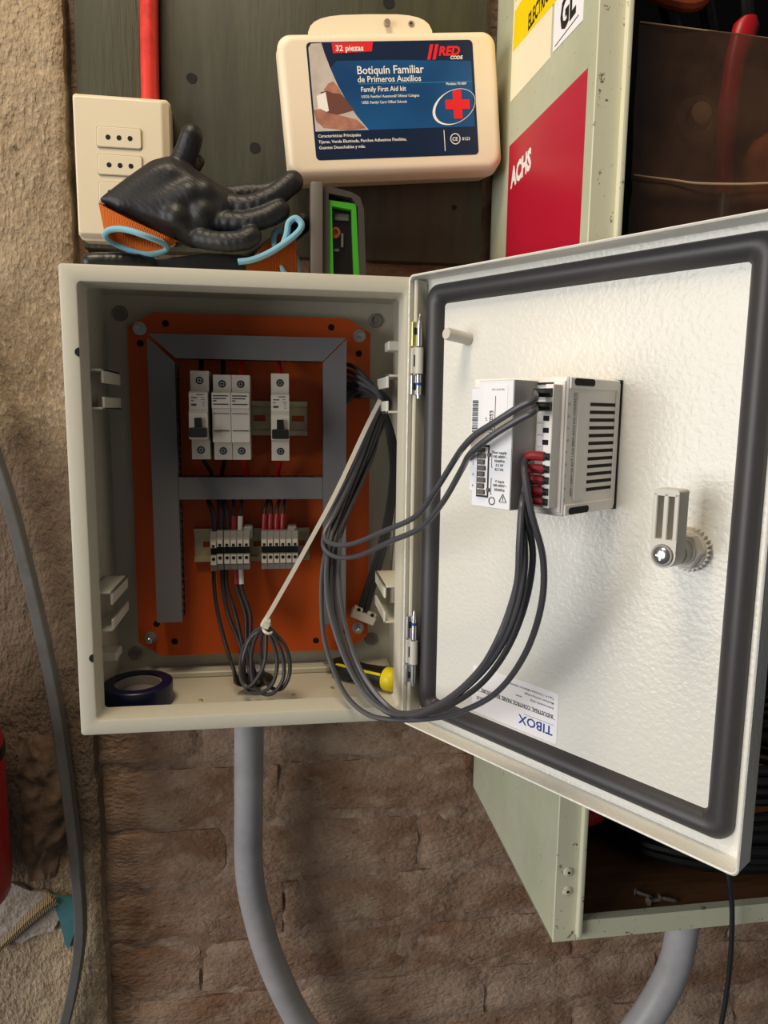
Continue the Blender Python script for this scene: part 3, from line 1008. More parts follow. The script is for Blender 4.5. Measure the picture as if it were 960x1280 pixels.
PATHS = {
    'up1': [(342.3, -191.3, 298.2), (335.5, -185.0, 298.2), (328.7, -201.5, 293.8), (321.1, -197.5, 289.4), (310.4, -183.8, 279.8), (301.6, -169.4, 271.2), (297.0, -157.4, 262.8), (299.0, -128.0, 253.5), (290.0, -105.0, 228.1), (280.4, -78.0, 204.3), (260.4, -42.0, 186.4), (238.0, 2.0, 167.6), (222.6, 28.0, 163.0), (215.3, 42.0, 169.7), (227.3, 52.0, 189.6), (247.1, 60.0, 231.2), (263.2, 68.0, 273.3), (273.0, 78.0, 296.6), (264.2, 98.0, 312.6), (248.2, 116.0, 324.3), (240.5, 122.0, 327.7)],
    'up2': [(342.3, -191.3, 289.7), (335.5, -185.0, 289.7), (328.0, -204.1, 286.6), (320.5, -200.2, 282.1), (310.1, -188.8, 273.4), (302.3, -177.4, 264.9), (298.5, -164.8, 256.9), (303.3, -128.0, 244.9), (294.6, -105.0, 217.2), (283.8, -78.0, 194.7), (263.9, -42.0, 176.8), (243.1, 2.0, 156.6), (225.6, 28.0, 150.8), (214.6, 42.0, 158.9), (221.2, 52.0, 181.9), (243.3, 60.0, 227.3), (260.7, 66.0, 269.5), (274.3, 76.0, 293.5), (265.9, 98.0, 307.9), (248.2, 116.0, 317.8), (240.5, 122.0, 321.2)],
    'low1': [(342.3, -191.3, 258.2), (335.5, -185.0, 258.2), (331.5, -188.0, 255.4), (327.8, -192.0, 247.6), (332.3, -194.0, 223.4), (343.2, -190.0, 191.4), (346.1, -182.0, 157.1), (342.4, -164.0, 117.7), (332.1, -136.0, 79.9), (314.1, -102.0, 51.0), (298.8, -70.0, 32.3), (276.5, -42.0, 19.5), (250.9, -22.0, 17.1), (231.1, -2.0, 30.8), (216.2, 18.0, 66.4), (212.4, 30.0, 101.5), (215.2, 40.0, 145.5), (231.5, 56.0, 189.0), (249.8, 64.0, 234.7), (264.3, 70.0, 273.3), (274.9, 80.0, 295.1), (266.4, 102.0, 309.6), (251.7, 118.0, 313.1), (240.7, 124.0, 311.5)],
    'low2': [(342.3, -191.3, 250.1), (335.5, -185.0, 250.1), (335.2, -183.0, 248.9), (332.0, -187.0, 240.0), (332.8, -189.0, 217.5), (338.0, -185.0, 190.4), (336.3, -177.0, 156.0), (330.6, -159.0, 119.3), (321.1, -131.0, 84.6), (305.5, -97.0, 54.0), (292.9, -65.0, 33.9), (277.4, -37.0, 20.1), (258.7, -17.0, 24.4), (238.8, 3.0, 47.7), (225.5, 23.0, 83.8), (221.0, 35.0, 115.5), (223.1, 45.0, 152.0), (235.8, 61.0, 188.3), (254.3, 69.0, 234.4), (268.9, 75.0, 273.2), (279.6, 85.0, 295.2), (266.4, 102.0, 309.6), (251.7, 118.0, 310.7), (240.7, 124.0, 306.6)],
    'low3': [(342.3, -191.3, 243.0), (335.5, -185.0, 243.0), (336.2, -178.0, 241.2), (330.9, -182.0, 231.1), (331.5, -184.0, 211.5), (334.6, -180.0, 184.0), (333.1, -172.0, 151.9), (326.4, -154.0, 117.7), (317.6, -126.0, 86.0), (304.1, -92.0, 54.6), (291.2, -60.0, 34.6), (275.3, -32.0, 22.5), (255.6, -12.0, 31.5), (240.8, 8.0, 52.0), (229.6, 28.0, 82.1), (225.1, 40.0, 114.1), (227.3, 50.0, 151.0), (239.4, 66.0, 187.5), (258.1, 74.0, 234.0), (272.7, 80.0, 273.2), (283.5, 90.0, 295.3), (266.4, 102.0, 309.6), (251.8, 118.0, 308.3), (240.8, 124.0, 301.7)],
    'low4': [(342.3, -191.3, 235.8), (335.5, -185.0, 235.8), (333.4, -188.0, 236.0), (326.6, -192.0, 225.2), (325.3, -194.0, 202.9), (326.1, -190.0, 175.8), (321.8, -182.0, 144.1), (314.3, -164.0, 113.6), (304.6, -136.0, 83.6), (294.6, -102.0, 57.3), (285.1, -70.0, 38.6), (272.2, -42.0, 24.8), (252.2, -22.0, 31.3), (235.3, -2.0, 54.3), (222.1, 18.0, 89.3), (216.9, 30.0, 120.7), (219.0, 40.0, 153.1), (229.3, 58.0, 188.7), (247.7, 66.0, 234.6), (262.2, 72.0, 273.2), (272.8, 82.0, 295.1), (266.4, 102.0, 309.6), (251.8, 118.0, 305.8), (240.8, 124.0, 296.8)],
    'low5': [(342.3, -191.3, 229.2), (335.5, -185.0, 229.2), (336.6, -183.0, 228.6), (329.2, -187.0, 218.3), (328.5, -189.0, 191.4), (325.5, -185.0, 163.9), (318.7, -177.0, 134.3), (310.9, -159.0, 104.9), (300.6, -131.0, 76.8), (291.3, -97.0, 52.0), (282.7, -65.0, 33.7), (271.6, -37.0, 26.3), (255.6, -17.0, 38.1), (242.4, 3.0, 59.1), (233.0, 23.0, 91.3), (229.3, 35.0, 123.1), (230.0, 45.0, 151.9), (234.4, 63.0, 188.0), (253.0, 71.0, 234.2), (267.6, 77.0, 273.2), (278.3, 87.0, 295.2), (266.4, 102.0, 309.6), (251.8, 118.0, 303.4), (240.8, 124.0, 291.9)],
    'drop1': [(240.7, 124.0, 321.3), (256.5, 116.0, 314.8), (272.5, 98.0, 296.9), (284.9, 96.0, 260.9), (289.1, 98.0, 224.1), (285.4, 108.0, 172.8), (275.4, 118.0, 123.7), (264.4, 124.0, 82.8), (261.2, 126.0, 68.0)],
    'drop2': [(240.7, 124.0, 314.8), (256.5, 116.0, 309.9), (272.5, 98.0, 296.9), (287.4, 96.0, 260.9), (291.0, 98.0, 224.1), (287.9, 108.0, 172.8), (278.5, 118.0, 123.7), (268.1, 124.0, 82.7), (264.9, 126.0, 67.9)],
    'drop3': [(240.7, 124.0, 308.2), (256.5, 116.0, 305.0), (272.5, 98.0, 296.9), (282.9, 96.0, 260.9), (287.4, 98.0, 224.1), (283.3, 108.0, 172.8), (272.8, 118.0, 123.8), (261.3, 124.0, 82.9), (258.2, 126.0, 68.1)],
    'drop4': [(240.8, 124.0, 301.7), (256.6, 116.0, 300.2), (272.5, 98.0, 296.9), (289.0, 96.0, 260.9), (292.4, 98.0, 224.1), (289.6, 108.0, 172.7), (280.6, 118.0, 123.6), (270.5, 124.0, 82.6), (267.4, 126.0, 67.8)],
    'tie': [(270.5, 66.0, 296.4), (254.4, 58.0, 265.8), (227.3, 52.0, 208.8), (196.6, 48.0, 151.9), (169.9, 46.0, 104.5), (159.1, 46.0, 85.9)],
    'tw1': [(106.5, 108.0, 123.1), (107.2, 104.0, 104.8), (111.7, 92.0, 78.6), (120.8, 80.0, 47.1), (128.4, 66.0, 28.7)],
    'tw2': [(115.3, 108.0, 122.9), (116.0, 104.0, 104.6), (122.0, 92.0, 78.3), (134.9, 80.0, 46.6), (133.9, 66.0, 28.4)],
    'tw3': [(119.3, 108.0, 122.8), (120.0, 104.0, 104.5), (129.2, 92.0, 78.1), (136.5, 80.0, 46.6), (137.7, 66.0, 28.3)],
    'tw4': [(128.9, 108.0, 122.7), (129.7, 104.0, 104.2), (138.8, 92.0, 77.9), (139.7, 80.0, 46.5), (143.2, 66.0, 28.1)],
    'tw5': [(133.8, 108.0, 122.6), (134.5, 104.0, 104.1), (143.6, 92.0, 77.7), (142.8, 80.0, 46.3), (147.9, 66.0, 27.9)],
    'coil1': [(160.6, 46.0, 79.6), (158.0, 44.0, 43.7), (143.9, 46.0, 21.0), (135.4, 52.0, 28.8), (137.0, 58.0, 51.6), (148.9, 54.0, 72.7), (160.6, 46.0, 81.1)],
    'coil2': [(161.4, 44.0, 80.1), (170.2, 42.0, 50.3), (166.9, 42.0, 26.4), (154.6, 44.0, 14.9), (140.7, 50.0, 16.3), (136.1, 56.0, 36.2), (144.1, 56.0, 64.2), (159.8, 48.0, 79.8)],
    'coil3': [(162.1, 44.0, 80.9), (174.8, 42.0, 55.8), (176.1, 42.0, 29.3), (163.8, 42.0, 13.7), (148.4, 48.0, 20.0), (145.5, 54.0, 48.7), (152.0, 52.0, 71.6), (161.3, 46.0, 80.3)],
    'coil4': [(162.8, 46.0, 80.3), (179.4, 44.0, 58.9), (182.3, 44.0, 33.1), (173.0, 44.0, 17.3), (159.2, 48.0, 24.4), (154.8, 52.0, 53.0), (156.6, 50.0, 73.7), (162.1, 46.0, 80.3)],
}
G3 = 'wires running from the terminals down to the tied coil'
for i in range(5):
    pts = PATHS[f'tw{i+1}']
    x = pts[0][0]
    fe = None
    if i >= 3:
        fe = [([(x, 108, 124), (x + .2, 106.6, 116), (x + .6, 104.6, 108)], 2.6, 'ferrule_red' if i == 3 else 'ferrule_white')]
    lab = ['thin black wire hanging from the first terminal of the left group', 'thin black wire hanging from the second terminal of the left group', 'thin black wire hanging from the third terminal of the left group', 'thin black wire with red sleeve below the left terminal group', 'thin black wire with white sleeve below the left terminal group'][i]
    wire([(x, 109, 127)] + pts + [(pts[-1][0] + 2, 74, 14), (143 + i * 2, 98, 6), (141 + i * 2, 108, -4)], 2.0, 'wire_black', lab, ferr=fe, group=G3)
coil = thing('cable_coil', 'tied coil of thin grey wire hanging at the bottom of the enclosure', 'cable coil', (158, 48, 12))
for i in range(4):
    b = MB()
    b.tube(PATHS[f'coil{i+1}'], 1.9, 8, 6)
    b.build('loop', 'cable_dark', coil)
# ties
tie = thing('zip_tie', 'long white cable tie stretched from the cable bundle down to the coil', 'cable tie', (159, 46, 78))
b = MB()
pts = spline(PATHS['tie'], 5)
rings = []
for i, p in enumerate(pts):
    tng = (pts[min(i + 1, len(pts) - 1)] - pts[max(i - 1, 0)]).normalized()
    n = Vector((0, 1, 0))
    n = (n - tng * n.dot(tng)).normalized()
    w = tng.cross(n)
    rings.append([p + w * 2.0 + n * .6, p - w * 2.0 + n * .6, p - w * 2.0 - n * .6, p + w * 2.0 - n * .6])
b.loft(rings)
b.build('strap', 'nylon_white', tie)
b = MB()
R_ = Matrix.Translation((160, 45, 83)) @ Matrix.Rotation(0.5, 4, 'Y')
b.box(-4.2, 4.2, -4, 4, -3.6, 3.6, .8, M=R_)
b.box(-2.6, 2.6, -5, 5, 3, 6, .5, M=R_)
b.tube([(164, 48, 80), (165.5, 44, 76), (163.5, 39.5, 75), (159, 40, 77), (157.5, 46, 79), (160, 50, 80)], 1.4, 6, 4, closed=True)
b.build('lock_head', 'nylon_white', tie)

# ================================================================== grey control cables to the meter
CG = 'grey cables running to the meter on the door'
names = {'up1': 'uppermost grey cable plugged into the top of the meter', 'up2': 'grey cable just below the uppermost one at the meter',
         'low1': 'grey cable from the highest red sleeve, hanging widest', 'low2': 'grey cable from the second red sleeve of the meter',
         'low3': 'grey cable from the third red sleeve of the meter', 'low4': 'grey cable from the fourth red sleeve of the meter', 'low5': 'grey cable from the lowest red sleeve of the meter'}
dD = Vector((math.cos(-DA), -math.sin(-DA), 0))
for k, lab in names.items():
    pts = PATHS[k]
    e0, e1 = Vector(pts[0]), Vector(pts[1])
    if k.startswith('up'):
        fe = [([tuple(e0 + dD * 2), tuple(e0 - dD * 4), tuple(e1 - dD * 1.5)], 2.9, 'black_plastic')]
    else:
        q = Vector(pts[2])
        fe = [([tuple(e0 + dD * 2), tuple(e0 - dD * 3)], 2.4, 'black_plastic'),
              ([tuple(e0 - dD * 2), tuple(e1 - dD * 1 + Vector((0, -.5, .3))), tuple(e1 - dD * 6 + Vector((0, -1, -1.2)))], 3.1, 'ferrule_red')]
        e2 = e1 - dD * 6 + Vector((0, -1, -1.2))
        pts = [tuple(e0), tuple(e1 - dD), tuple(e2)] + list(pts[3:])
    wire(pts, 2.25, 'cable_grey', lab, 'control_cable', ferr=fe, group=CG, seg=10, sub=7)
for i in range(4):
    wire(PATHS[f'drop{i+1}'], 2.2, 'cable_dark', ['rearmost dark cable dropping to the white connector', 'second dark cable dropping to the white connector', 'leftmost dark cable dropping to the white connector', 'dark cable hanging closest to the right enclosure wall'][i], 'control_cable', group='dark cables dropping to the white connector', sub=6)
for i in (0, 3):
    y0 = 112 + i * 3
    wire([(238, 122, 334 - i * 7), (250, 112 + i, 330 - i * 7), (262, 104, 318 - i * 4), (271, 92, 303 - i * 2), (274 + i * 1.5, 86, 280), (268 - i * 2, 78, 250 - 3 * i), (256 - i * 3, 68, 222 - 6 * i), (243 - i * 2, 60, 195 - 5 * i), (229, 50 + 2 * i, 165 - i * 4), (224 + i, 46, 140 - i * 3)], 2.2, 'cable_dark',
         ['topmost', 'second', 'third', 'lowest'][i] + ' dark cable leaving the right duct into the looped bundle', 'control_cable', group='dark cables leaving the right duct')
con = thing('terminal_connector', 'small white connector block hanging on dark cables at lower right', 'connector', (262, 124, 60))
R_ = Matrix.Translation((262.5, 122, 66)) @ Matrix.Rotation(0.42, 4, 'Y')
b = MB()
b.box(-14, 14, -5, 5, -5.5, 3.5, .8, M=R_)
b.box(-13, -3, -4, 4, 3.5, 7, .8, M=R_)
b.box(3, 13, -4, 4, 3.5, 7, .8, M=R_)
b.build('housing', 'nylon_white', con)
b = MB()
for x in (-8, 8):
    b.lathe(R_ @ Vector((x, -3.4, 5)), (0, -1.2, 0), [(0, 2), (1, 2)], 10)
b.build('screw_hole', 'dark_hole', con)

# ================================================================== things lying on the enclosure floor
tr = thing('tape_roll', 'roll of dark blue tape lying on the enclosure floor', 'tape', (36.5, 66, 1.8))
b = MB()
cx_, cy_ = 36.5, 66
b.lathe((cx_, cy_, 1.8), (0, 0, 21), [(0, 31.5), (0.04, 32.5), (0.96, 32.5), (1, 31.5), (1, 22.5), (0, 22.5)], 40, cap=False)
b.build('tape', 'tape_blue', tr, ang=0.5)
b = MB()
b.lathe((cx_, cy_, 1.9), (0, 0, 18.6), [(0, 22.4), (1, 22.4), (1, 21), (0, 21)], 36, cap=False)
b.build('core', 'tape_core', tr, ang=0.5)
b = MB()
b.lathe((cx_, cy_, 3), (0, 0, 9), [(0, 20.8), (0.9, 20.8), (1, 20)], 36)
b.build('inner_disc', 'tape_core', tr, ang=0.5)
sd = thing('screwdriver', 'screwdriver with black and yellow handle on the enclosure floor', 'screwdriver', (262, 84, 2))
p0, p1 = Vector((229, 116, 13.5)), Vector((291, 60, 14.5))
ax = p1 - p0
b = MB()
b.lathe(p0, ax, [(0, 5), (0.04, 9), (0.12, 11.2), (0.3, 11.6), (0.5, 9.8), (0.7, 11), (0.83, 12), (0.84, 10)], 20)
b.build('grip', 'black_plastic', sd, ang=0.8)
b = MB()
b.lathe(p0 + ax * 0.82, ax * 0.2, [(0, 11), (0.1, 12.2), (0.6, 12.2), (0.9, 10), (1, 7)], 20)
b.build('end_cap', 'yellow', sd, ang=0.8)
b = MB()
q = Vector((-.55, -.6, .55)).normalized() * 10.8
b.tube([p0 + ax * .02 + q * .7, p0 + ax * .25 + q * 1.04, p0 + ax * .5 + q * .95, p0 + ax * .7 + q * 1.02, p0 + ax * .83 + q * 1.12], 1.5, 8, 5)
b.build('stripe', 'yellow', sd)
b = MB()
b.cyl(p0, p0 - ax * 0.12, 3, seg=12)
b.build('shaft', 'steel', sd)
# ================================================================== meter on the door (same hinge frame)
mt = thing('power_meter', 'white panel power meter mounted through the door with vented side', 'meter', (HX, HY, 0), (0, 0, DA), local=True)
t = 18
sB, sE = 115.0, 191.5
b = MB()
b.box(sB, sE, -48, t - .2, 219.5, 308.5, 1.0)
b.box(sB + 2, sE - 1, -49.2, -48, 222, 306, .4)
b.build('housing', 'meter_white', mt)
b = MB()
b.box(sE - .2, sE + 1.2, -46, 14, 301, 308, .4)
b.box(sE - .2, sE + 1.2, -46, 14, 220, 227, .4)
b.box(sE - .2, sE + 1.0, -36, -25, 229, 299, .4)
b.box(sE - .2, sE + 0.8, 11, 16, 222, 306, .4)
b.build('side_rib', 'meter_white', mt)
b = MB()
b.box(sE - 6, sE + 1.3, t - 1.6, t - .1, 219.2, 308.8, .3)
b.build('panel_seal', 'black_plastic', mt)
for i in range(12):
    b = MB()
    zz = 291.6 - i * 5.12
    b.box(sE - .3, sE + .25, -20.5, 11, zz - 1.15, zz + 1.15, .2)
    b.build('vent_slot', 'dark_hole', mt)
for zz in (305.5, 222.6):
    b = MB()
    b.rr([(-12, 12, -2.3, 2.3, 2.2, -.4), (-12, 12, -2.3, 2.3, 2.2, .6)], M=Matrix.Translation((sE + 1.0, -30, zz)) @ Matrix.Rotation(PI / 2, 4, 'Z'))
    b.build('clip_slot', 'dark_hole', mt)
# raised centre block
b = MB()
b.prism([(135.6, 233), (138, 233), (138, 223.4), (170, 223.4), (170, 306), (141.5, 306), (141.5, 301.5), (135.6, 301.5)], -74, -48)
blk = b.build('centre_block', 'meter_grey', mt)
b = MB()
b.prism([(136.0, 233.4), (138.4, 233.4), (138.4, 223.8), (169.6, 223.8), (169.6, 305.6), (141.9, 305.6), (141.9, 301.1), (136.0, 301.1)], -74.5, -73.9)
b.build('front_label', 'meter_front', blk)
b = MB()
b.box(146.1, 165.3, -74.7, -74.4, 267.2, 303)
b.build('rating_plate', 'sticker_white', blk)
Y74 = -74.8
b = MB()
zz = 272.5
while zz < 293.5:
    h_ = random.choice((.35, .5, .8))
    b.box(136.9, 141.6, Y74, -74.4, zz, zz + h_)
    zz += h_ + random.choice((.35, .5, .7))
V = lambda x, z: Matrix(((0, -1, 0, x), (0, 0, -1, Y74), (1, 0, 0, z), (0, 0, 0, 1)))
b.text('LP7S0S3', 4.4, V(154.4, 272), bold=.01)
b.box(155.6, 156.1, Y74, -74.4, 271, 296)
b.text('LP', 2.4, V(149.5, 280))
b.box(152, 152.3, Y74, -74.4, 276, 286)
b.text('1971 00 01992', 1.7, front(152.5, Y74, 299.5))
for i, s_ in enumerate(('Aux supply', '100-400V~', '50/60Hz', '3.5 W', '8.5 VA')):
    b.text(s_, 2.5, front(160.6, Y74, 259.2 - i * 2.75), 'CENTER', bold=.01)
for i, s_ in enumerate(('V input', '100-400V~', '50/60Hz')):
    b.text(s_, 2.5, front(161.3, Y74, 240.6 - i * 2.75), 'CENTER', bold=.01)
for i, s_ in enumerate('1234'):
    b.text(s_, 2.4, front(138.2, Y74, 258.5 - i * 7.4))
for z0, z1 in ((250, 261), (232.5, 243)):
    b.box(154.2, 154.5, Y74, -74.4, z0, z1)
    b.box(154.2, 155.2, Y74, -74.4, z0, z0 + .3)
    b.box(154.2, 155.2, Y74, -74.4, z1 - .3, z1)
tri = [(161.4, 228.4), (167.2, 228.4), (164.3, 233.4)]
for i in range(3):
    a_, c_ = tri[i], tri[(i + 1) % 3]
    b.tube([(a_[0], Y74, a_[1]), (c_[0], Y74, c_[1])], .22, 5, 1)
b.box(164.1, 164.5, Y74, -74.4, 229.2, 231.8)
b.lathe((155.4, -74.4, 228.2), (0, -.4, 0), [(0, 2.7), (1, 2.7), (1, 2.1), (0, 2.1)], 18, cap=False)
b.build('print', 'print_dark', blk)
b = MB()
b.box(142.2, 152.2, -74.9, -74.2, 230, 264.6)
b.build('connector_frame', 'black_plastic', blk)
b = MB()
b.box(143.2, 151.4, -75.2, -74.6, 231.4, 263)
b.build('connector_well', 'meter_front', blk)
b = MB()
for i in range(8):
    zc = 261.2 - i * 3.95
    b.box(143.8, 149.2 + (.8 if i % 2 else 0), -76.6, -75, zc - 1.7, zc + 1.6, .5)
b.box(151.2, 153.6, -76, -74.6, 257, 259.4, .3)
b.box(151.2, 153.6, -76, -74.6, 234, 236.4, .3)
b.build('connector_pin', 'tool_light', blk)
# terminal ledge and plug strip on the right
b = MB()
b.box(171, 184, -50.4, -48, 224, 304, .3)
for i in range(10):
    zc = 298.2 - i * 7.66
    b.box(172, 183, -51.6, -50, zc - 3.2, zc + 3.2, .3)
b.build('terminal_ledge', 'meter_front', mt)
b = MB()
b.box(182.5, 188.6, -59, -48, 225.5, 303.5, .4)
plug = b.build('plug_strip', 'meter_white', mt)
for i, zc in enumerate((298.2, 289.7, 282.3, 274.8, 267.2, 258.2, 250.1, 243, 235.8, 229.2)):
    b = MB()
    b.box(182.0, 186.4, -59.4, -57, zc - 1.6, zc + 1.6, .2)
    b.build('entry_notch', 'dark_hole', plug)
b = MB()
b.box(171, 182, -51.4, -47.8, 303.6, 305, .2)
b.build('plug_shadow_gap', 'black_plastic', plug)
# print on the vented side (plane facing +x)
SD = lambda y, z, rot=0: Matrix(((0, 0, 1, sE + .15), (1, 0, 0, y), (0, 1, 0, z), (0, 0, 0, 1))) @ Matrix.Rotation(rot, 4, 'Z')
b = MB()
for i, s_ in enumerate(('13', '12', '11', '10', '9', '8', '7', '6', '5')):
    b.text(s_, 2.6, SD(-46.8, 290.5 - i * 7.66 + 0))
b.text('600V / 200V~1A ACT / S1A 400V~AC15 NO CONTACTS', 3.3, SD(-37.8, 232, PI / 2), bold=.01, xs=.83)
b.build('print', 'print_dark', mt)

# ================================================================== socket box and red conduit
so = thing('socket_box', 'cream surface mounted triple socket on the plank above the enclosure', 'socket', (26, 136, 447))
b = MB()
b.rr([(-15, 72, 447, 578, 4, 150), (-15, 72, 447, 578, 4, 134), (-15.5, 72.5, 446.5, 578.5, 4, 133.5)], k=4)
b.build('back_box', 'socket_cream', so)
b = MB()
b.rr([(-16, 71.5, 449, 578, 3, 133.4), (-16, 71.5, 449, 578, 3, 130), (-14.5, 66, 451, 574.5, 3, 125.5), (-13.5, 64.5, 452, 573.5, 3, 125)], k=4)
cover = b.build('cover_plate', 'socket_cream', so, ang=0.25)
for i in range(3):
    z1 = 548.2 - i * 24.8
    x0, x1 = 5.8, 46.2
    b = MB()
    b.rr([(x0 - .7, x1 + .7, z1 - 18.7, z1 + .7, 2.6, 124.9), (x0 - .7, x1 + .7, z1 - 18.7, z1 + .7, 2.6, 124.6)], k=4)
    s_ = b.build('outlet_gap', 'socket_line', so)
    b = MB()
    b.rr([(x0, x1, z1 - 18, z1, 2.4, 125), (x0, x1, z1 - 18, z1, 2.4, 123.8), (x0 + .6, x1 - .6, z1 - 17.4, z1 - .6, 2, 123.3)], k=4)
    f_ = b.build('outlet', 'socket_cream', so)
    if i < 2 or True:
        for dx in (-10, 0, 10):
            b = MB()
            b.cyl((26 + dx, 123.5, z1 - 9.2), (26 + dx, 123.1, z1 - 9.2), 2.3, seg=14)
            b.build('pin_hole', 'dark_hole', f_)
b = MB()
b.tube([(53, 140, 572), (53.6, 140, 620), (55.2, 140, 690), (57.5, 140, 800)], 8.4, 20, 4)
tag(b.build('red_conduit', 'conduit_red'), 'red plastic conduit running up from the cream socket', 'conduit')

# ================================================================== grey conduits
b = MB()
b.tube([(140, 110, -1), (139.5, 111, -55), (138, 114, -135), (137.3, 119, -224), (148, 121, -292), (165.5, 123, -355), (193, 126, -424), (235, 130, -500)], 15.6, 24, 6)
tag(b.build('grey_conduit', 'pvc_grey'), 'grey plastic conduit coming out of the enclosure bottom', 'conduit')
b = MB()
b.tube([(600, 20, -163), (600, 20, -215), (599, 20, -262), (593, 21, -308), (575, 23, -354), (546, 26, -402), (505, 30, -450)], 16.6, 24, 6)
tag(b.build('grey_conduit', 'pvc_grey'), 'grey plastic conduit coming out below the pale green cabinet', 'conduit')

# ================================================================== first aid kit
KT = math.radians(5.4)
kit = thing('first_aid_kit', 'cream plastic first aid kit hanging tilted on the dark plank', 'first aid kit', (284.7, 100, 578.7), (0, -KT, 0), local=True)
hw, hh = 105.5, 63.5
b = MB()
b.rr([(-hw + 5, hw - 5, -hh + 5, hh - 5, 10, 0.0), (-hw + 2.2, hw - 2.2, -hh + 2.2, hh - 2.2, 12, 1.4), (-hw, hw, -hh, hh, 13, 5), (-hw - .5, hw + .5, -hh - .5, hh + .5, 13, 18), (-hw - 1, hw + 1, -hh - 1, hh + 1, 13, 20)], k=7)
b.build('lid', 'kit_cream', kit, ang=0.8)
b = MB()
b.rr([(-hw - 1, hw + 1, -hh - 1, hh + 1, 13, 20.8), (-hw - .5, hw + .5, -hh - .5, hh + .5, 13, 23), (-hw + 2, hw - 2, -hh + 2, hh - 2, 13, 44), (-hw + 6, hw - 6, -hh + 6, hh - 6, 12, 48.5)], k=7)
b.build('case', 'kit_cream', kit, ang=0.8)
b = MB()
hp = []
for i in range(15):
    a = PI * i / 14
    hp.append((-14 + 61 * math.copysign(abs(math.cos(a)) ** .55, math.cos(a)), hh - 6 + 28 * math.sin(a) ** .5))
b.loft([[(x, y, z) for x, z in hp] for y in (15, 15.6, 23, 23.6)])
hd = b.build('handle', 'kit_cream', kit, ang=0.5)
for x in (2, 26):
    b = MB()
    b.lathe((x, 15, hh + 13), (0, -1, 0), [(0, 3), (1, 2.6), (1, 1.2), (0, 1)], 14)
    b.build('rivet', 'rusty', hd)
b = MB()
b.lathe((2, 14.6, hh + 13), (0, -5, 0), [(0, 1.6), (.6, 1.6), (.6, 3.4), (1, 2.6)], 12)
b.build('hanging_screw', 'rusty', hd)
# printed label; local frame: u across, v down
lx0, lx1, lz1, lz0 = -78.5, 81.5, 54.5, -49.5
LU = lambda u: lx0 + u * (lx1 - lx0)
LV = lambda v: lz1 - v * (lz1 - lz0)
b = MB()
b.rr([(lx0, lx1, lz0, lz1, 4, .05), (lx0, lx1, lz0, lz1, 4, -.25)], k=4)
lab_ = b.build('label', 'kit_navy', kit)
lab_['label'] = 'printed navy and blue first aid label'


def sheet(name, m, uv, y):
    q = MB()
    q.prism([(LU(u), LV(v)) for u, v in uv], y, y + .12)
    return q.build(name, m, lab_)


curve = [(.09, .008), (.105, .1), (.13, .22), (.165, .36), (.21, .5), (.265, .63), (.33, .752)]
sheet('blue_field', 'kit_blue', [(.985, .18), (.985, .752), (.33, .752)] + list(reversed(curve[2:-1])) + [(.17, .16), (.5, .16)], -.4)
sheet('picture', 'kit_photo', [(.012, .045), (.03, .012)] + curve + [(.01, .752)], -.4)
sheet('picture_arm', 'skin_dark', [(.06, .42), (.12, .40), (.19, .45), (.25, .58), (.14, .62), (.08, .60)], -.5)
sheet('picture_bandage', 'print_white', [(.035, .45), (.09, .42), (.10, .58), (.04, .61)], -.6)
sheet('picture_hand', 'skin', [(.08, .40), (.11, .35), (.14, .33), (.165, .38), (.185, .44), (.13, .43)], -.65)
sheet('picture_hand', 'skin', [(.01, .57), (.05, .56), (.10, .60), (.16, .62), (.26, .66), (.31, .735), (.2, .748), (.06, .72), (.02, .66)], -.65)
sheet('red_tag', 'print_red', [(.15, .01), (.395, .006), (.385, .085), (.155, .095)], -.4)
TX = lambda u, v: front(LU(u), -.55, LV(v))
b = MB()
b.text('32 piezas', 7.2, TX(.17, .078), bold=.02)
b.build('lettering', 'print_white', lab_)
b = MB()
b.text('Botiquín Familiar', 10.2, TX(.285, .275), bold=.012, xs=.93)
b.build('lettering', 'print_white', lab_)
b = MB()
b.text('de Primeros Auxilios', 7.8, TX(.285, .345), bold=.012, xs=.93)
b.build('lettering', 'print_white', lab_)
b = MB()
b.text('Family First Aid kit', 6.2, TX(.30, .425), bold=.012, xs=.93)
b.build('lettering', 'print_white', lab_)
b = MB()
b.text('USOS: Familiar/ Automovil/ Oficina/ Colegios', 3.4, TX(.30, .478), bold=.012, xs=.9)
b.build('lettering', 'print_white', lab_)
b = MB()
b.text('USES: Family/ Cars/ Office/ Schools', 3.4, TX(.30, .528), bold=.012, xs=.9)
b.build('lettering', 'print_white', lab_)
b = MB()
b.text('Modelo: FS-009', 3.2, TX(.82, .385), bold=.015)
b.build('lettering', 'print_white', lab_)
b = MB()
b.text('Características Principales', 3.9, TX(.022, .805), bold=.012)
b.build('lettering', 'print_white', lab_)
b = MB()
b.text('Tijeras, Venda Elasticada, Parches Adhesivos Flexibles,', 3.9, TX(.022, .855), bold=.012)
b.build('lettering', 'print_white', lab_)
b = MB()
b.text('Guantes Desechables y más.', 3.9, TX(.022, .905), bold=.012)
b.build('lettering', 'print_white', lab_)
b = MB()
b.text('0123', 4, TX(.90, .87), bold=.015)
b.build('lettering', 'print_white', lab_)
b = MB()
b.text('CE', 4.6, TX(.838, .872), bold=.02)
b.lathe((LU(.858), -.4, LV(.855)), (0, -.15, 0), [(0, 5.1), (1, 5.1), (1, 4.3), (0, 4.3)], 24, cap=False)
b.build('ce_mark', 'print_white', lab_)
b = MB()
b.box(LU(.788), LU(.792), -.55, -.4, LV(.96), LV(.775))
b.build('divider', 'print_white', lab_)
b = MB()
b.text('CODE', 4.4, TX(.855, .165), bold=.03, shear=.2)
b.build('lettering', 'print_white', lab_)
b = MB()
